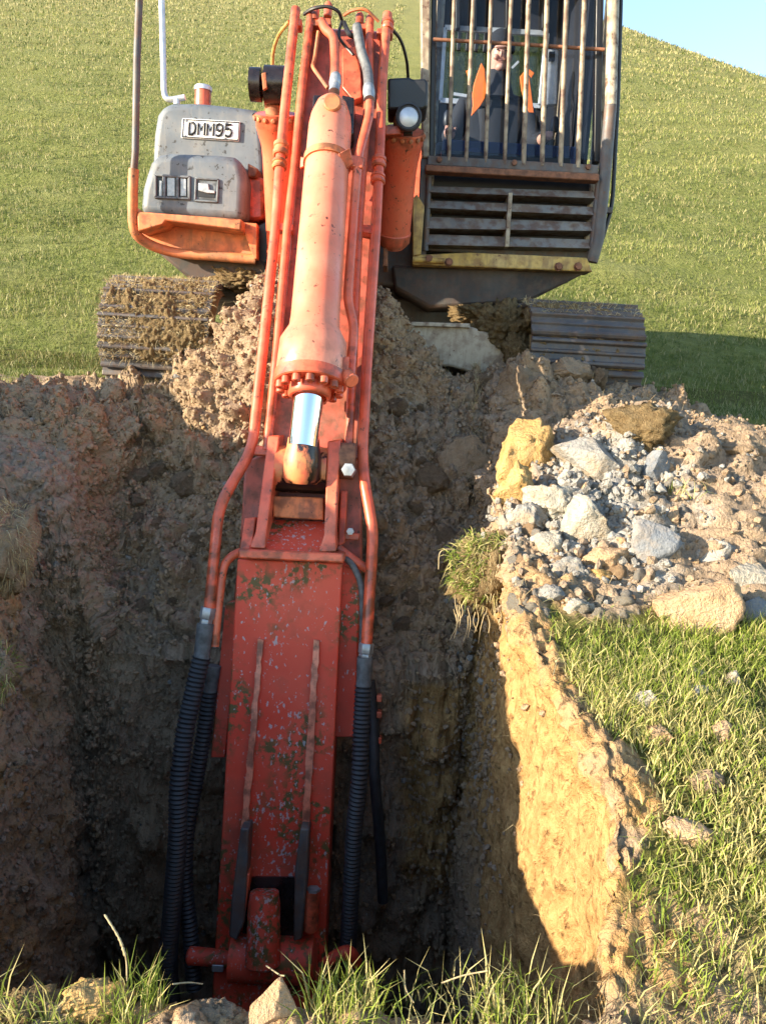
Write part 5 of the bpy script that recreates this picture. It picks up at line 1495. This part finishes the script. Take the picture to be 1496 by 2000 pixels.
def turf_clump(px, py, rx, ry, label, seed, n, droop, mat='mud', at=None):
    p, t = (U(px, py, at), at) if at else hit(px, py)
    e = empty('turf_clump', p, label, 'turf clump')
    a, b = rx / FPX * t, ry / FPX * t
    me = rock_mesh('soil_lump', seed, (a, max(a, b) * .8, b), mat, cuts=4, crumb=.35)
    o = bpy.data.objects.new('soil_lump', me); o.parent = e; COL.objects.link(o)
    c = U(px, py, t) - p; o.location = c
    r = np.random.default_rng(seed)
    vs, quads, tris, dry = [], [], [], []
    for k in range(n):
        d = r.normal(size=3); d /= np.linalg.norm(d); d[1] = -abs(d[1]) if r.uniform() < .7 else d[1]
        s = np.array(c) + d * np.array((a, max(a, b) * .8, b)) * .9
        L = r.uniform(.018, .06); dirn = d * .8 + r.normal(size=3) * .45 + np.array((-.2, -.1, -.35 * droop)); dirn /= np.linalg.norm(dirn)
        mid = s + dirn * L * .55; tip = s + dirn * L + np.array((0, 0, -L * .3))
        sd = np.cross(dirn, r.normal(size=3)); sd /= np.linalg.norm(sd); sd *= .0015
        i = len(vs); vs += [s - sd, s + sd, mid + sd * .8, mid - sd * .8, tip]; quads.append((i, i + 1, i + 2, i + 3)); tris.append((i + 3, i + 2, i + 4)); dry += [r.uniform()] * 5
    o = fast_mesh('roots_and_straw', np.array(vs), [np.array(quads), np.array(tris)], 'straw' if droop >= 0 else 'grass', e, dict(rnd=np.array(dry), dry=np.array(dry)), smooth=False)
    o['kind'] = 'stuff'
    return e, p, t
e1, p1, t1 = turf_clump(962, 1120, 56, 70, 'overhanging clump of dry turf with hanging roots on the right trench edge', 501, 700, .5, at=3.12)
for (px, py, rx, ry, sd) in ((925, 1085, 40, 34, 3), (905, 1140, 30, 40, 4), (1000, 1190, 44, 30, 5), (985, 1060, 40, 26, 6)):
    a_, b_ = rx / FPX * t1, ry / FPX * t1
    o = bpy.data.objects.new('soil_lump', rock_mesh('soil_lump', 540 + sd, (a_, a_ * .9, b_), 'mud', cuts=4, crumb=.4)); COL.objects.link(o); o.parent = e1; o.location = U(px, py, t1 + .02) - p1
def sod_blades(par, c0, n, seed):
    r = np.random.default_rng(seed); vs, q, t3, rn = [], [], [], []
    for k in range(n):
        px, py = r.uniform(872, 1010), r.uniform(1040, 1175)
        if (px - 948) ** 2 / 72 ** 2 + (py - 1108) ** 2 / 72 ** 2 > 1: continue
        b = np.array(U(px, py, t1 - .07 + r.uniform(-.02, .06)) - c0)
        d = np.array((-.55, -.35, .25)) + r.normal(size=3) * .55; d /= np.linalg.norm(d); L = r.uniform(.025, .085)
        sd = np.cross(d, r.normal(size=3)); sd *= .0021 / np.linalg.norm(sd)
        mid = b + d * L * .5; tip = b + d * L * .9 + np.array((0, 0, -L * r.uniform(.1, .6)))
        i = len(vs); vs += [b - sd, b + sd, mid + sd * .8, mid - sd * .8, tip]; q.append((i, i + 1, i + 2, i + 3)); t3.append((i + 3, i + 2, i + 4)); rn += [r.uniform()] * 5
    rn = np.array(rn)
    o = fast_mesh('leaf_blades', np.array(vs), [np.array(q), np.array(t3)], 'grass', par, dict(rnd=rn, dry=rn * 1.0 + .1), smooth=False); o['kind'] = 'stuff'
sod_blades(e1, p1, 1300, 77)
for k in range(16):
    x = random.uniform(885, 975); y = random.uniform(1160, 1205); L = random.uniform(20, 60)
    strands('hanging_root', e1, [[U(x, y, t1 - .05), U(x + random.uniform(-8, 8), y + L * .5, t1 - .05), U(x + random.uniform(-12, 8), y + L, t1 - .05)]], .0016)
strands('hanging_root', e1, [[U(915, 1085, t1 - .05), U(885, 1073, t1 - .08), U(860, 1078, t1 - .08), U(856, 1112, t1 - .08)]], .0018)
turf_clump(20, 1065, 44, 95, 'grey matted turf clump hanging over the left bank', 511, 700, 1.6, 'soil')
turf_clump(8, 1310, 22, 50, 'small grassy clump at the left edge of the trench', 521, 160, -.2, 'soil')
# straw trodden into the heap and on the tracks
def loose_straw():
    x, y, z = EP[..., 0], EP[..., 1], EP[..., 2]
    w = (EH * (z > .9) * 1.0 + .8 * (ES > .3) * (y > 1.0) * (y < 2.8) * (x > .35) * (x < 1.2) * (EL < .3)).ravel(); w = w / w.sum()
    n = 2600; idx = rng.choice(len(w), n, p=w); P = EP.reshape(-1, 3)[idx]
    blades('straw_litter', P[:, 0], P[:, 1], P[:, 2] + .006, rng.uniform(.03, .09, n), rng.uniform(.0016, .0028, n), rng.uniform(.85, .99, n), 'straw', rng.uniform(0, 1, n))
loose_straw()

def track_straw(tr, x0, x1, a0, a1, n, name='straw_in_mud'):
    x = rng.uniform(x0, x1, n); a = rng.uniform(a0, a1, n); R = TR + rng.uniform(.01, .03, n)
    b = np.stack([x, TY + R * np.cos(a), TZ + R * np.sin(a)], 1)
    d = np.stack([rng.normal(0, .8, n), np.cos(a) * .55, np.sin(a) * .55 + rng.normal(0, .5, n)], 1)
    d /= np.linalg.norm(d, axis=1)[:, None]; L = rng.uniform(.02, .06, n)[:, None]
    sd = np.cross(d, rng.normal(size=(n, 3))); sd /= np.linalg.norm(sd, axis=1)[:, None]; sd *= .0016
    mid = b + d * L * .55; tip = b + d * L + np.array([0, 0, -.25]) * L
    v = np.stack([b - sd, b + sd, mid + sd * .8, mid - sd * .8, tip], 1).reshape(-1, 3) - np.array(ORG)
    o5 = np.arange(n) * 5
    rr = np.repeat(rng.uniform(0, 1, n), 5)
    o = fast_mesh(name, v, [np.stack([o5, o5 + 1, o5 + 2, o5 + 3], 1), np.stack([o5 + 3, o5 + 2, o5 + 4], 1)], 'straw', None, dict(rnd=rr, dry=rr), smooth=False)
    o.parent = tr; o['kind'] = 'stuff'
track_straw(track_l, xl0, xl1, D(75), D(205), 5200)
track_straw(track_r, xr0 - .02, xr1, D(70), D(130), 900)

def mud_lump(px, py, rx, ry, t, seed):
    a, b = rx / FPX * t, ry / FPX * t
    me = rock_mesh('caked_mud', seed, (a, max(a, b) * .8, b), 'mud', cuts=3, crumb=.45, sub=5)
    o = bpy.data.objects.new('caked_mud', me); COL.objects.link(o); o.parent = EX; o.location = U(px, py, t) - ORG; o['kind'] = 'stuff'
mud_lump(985, 640, 62, 46, 4.95, 701)
mud_lump(1012, 690, 30, 40, 4.80, 702)
mud_lump(930, 612, 50, 22, 5.05, 703)
mud_lump(470, 548, 60, 24, 4.9, 704)
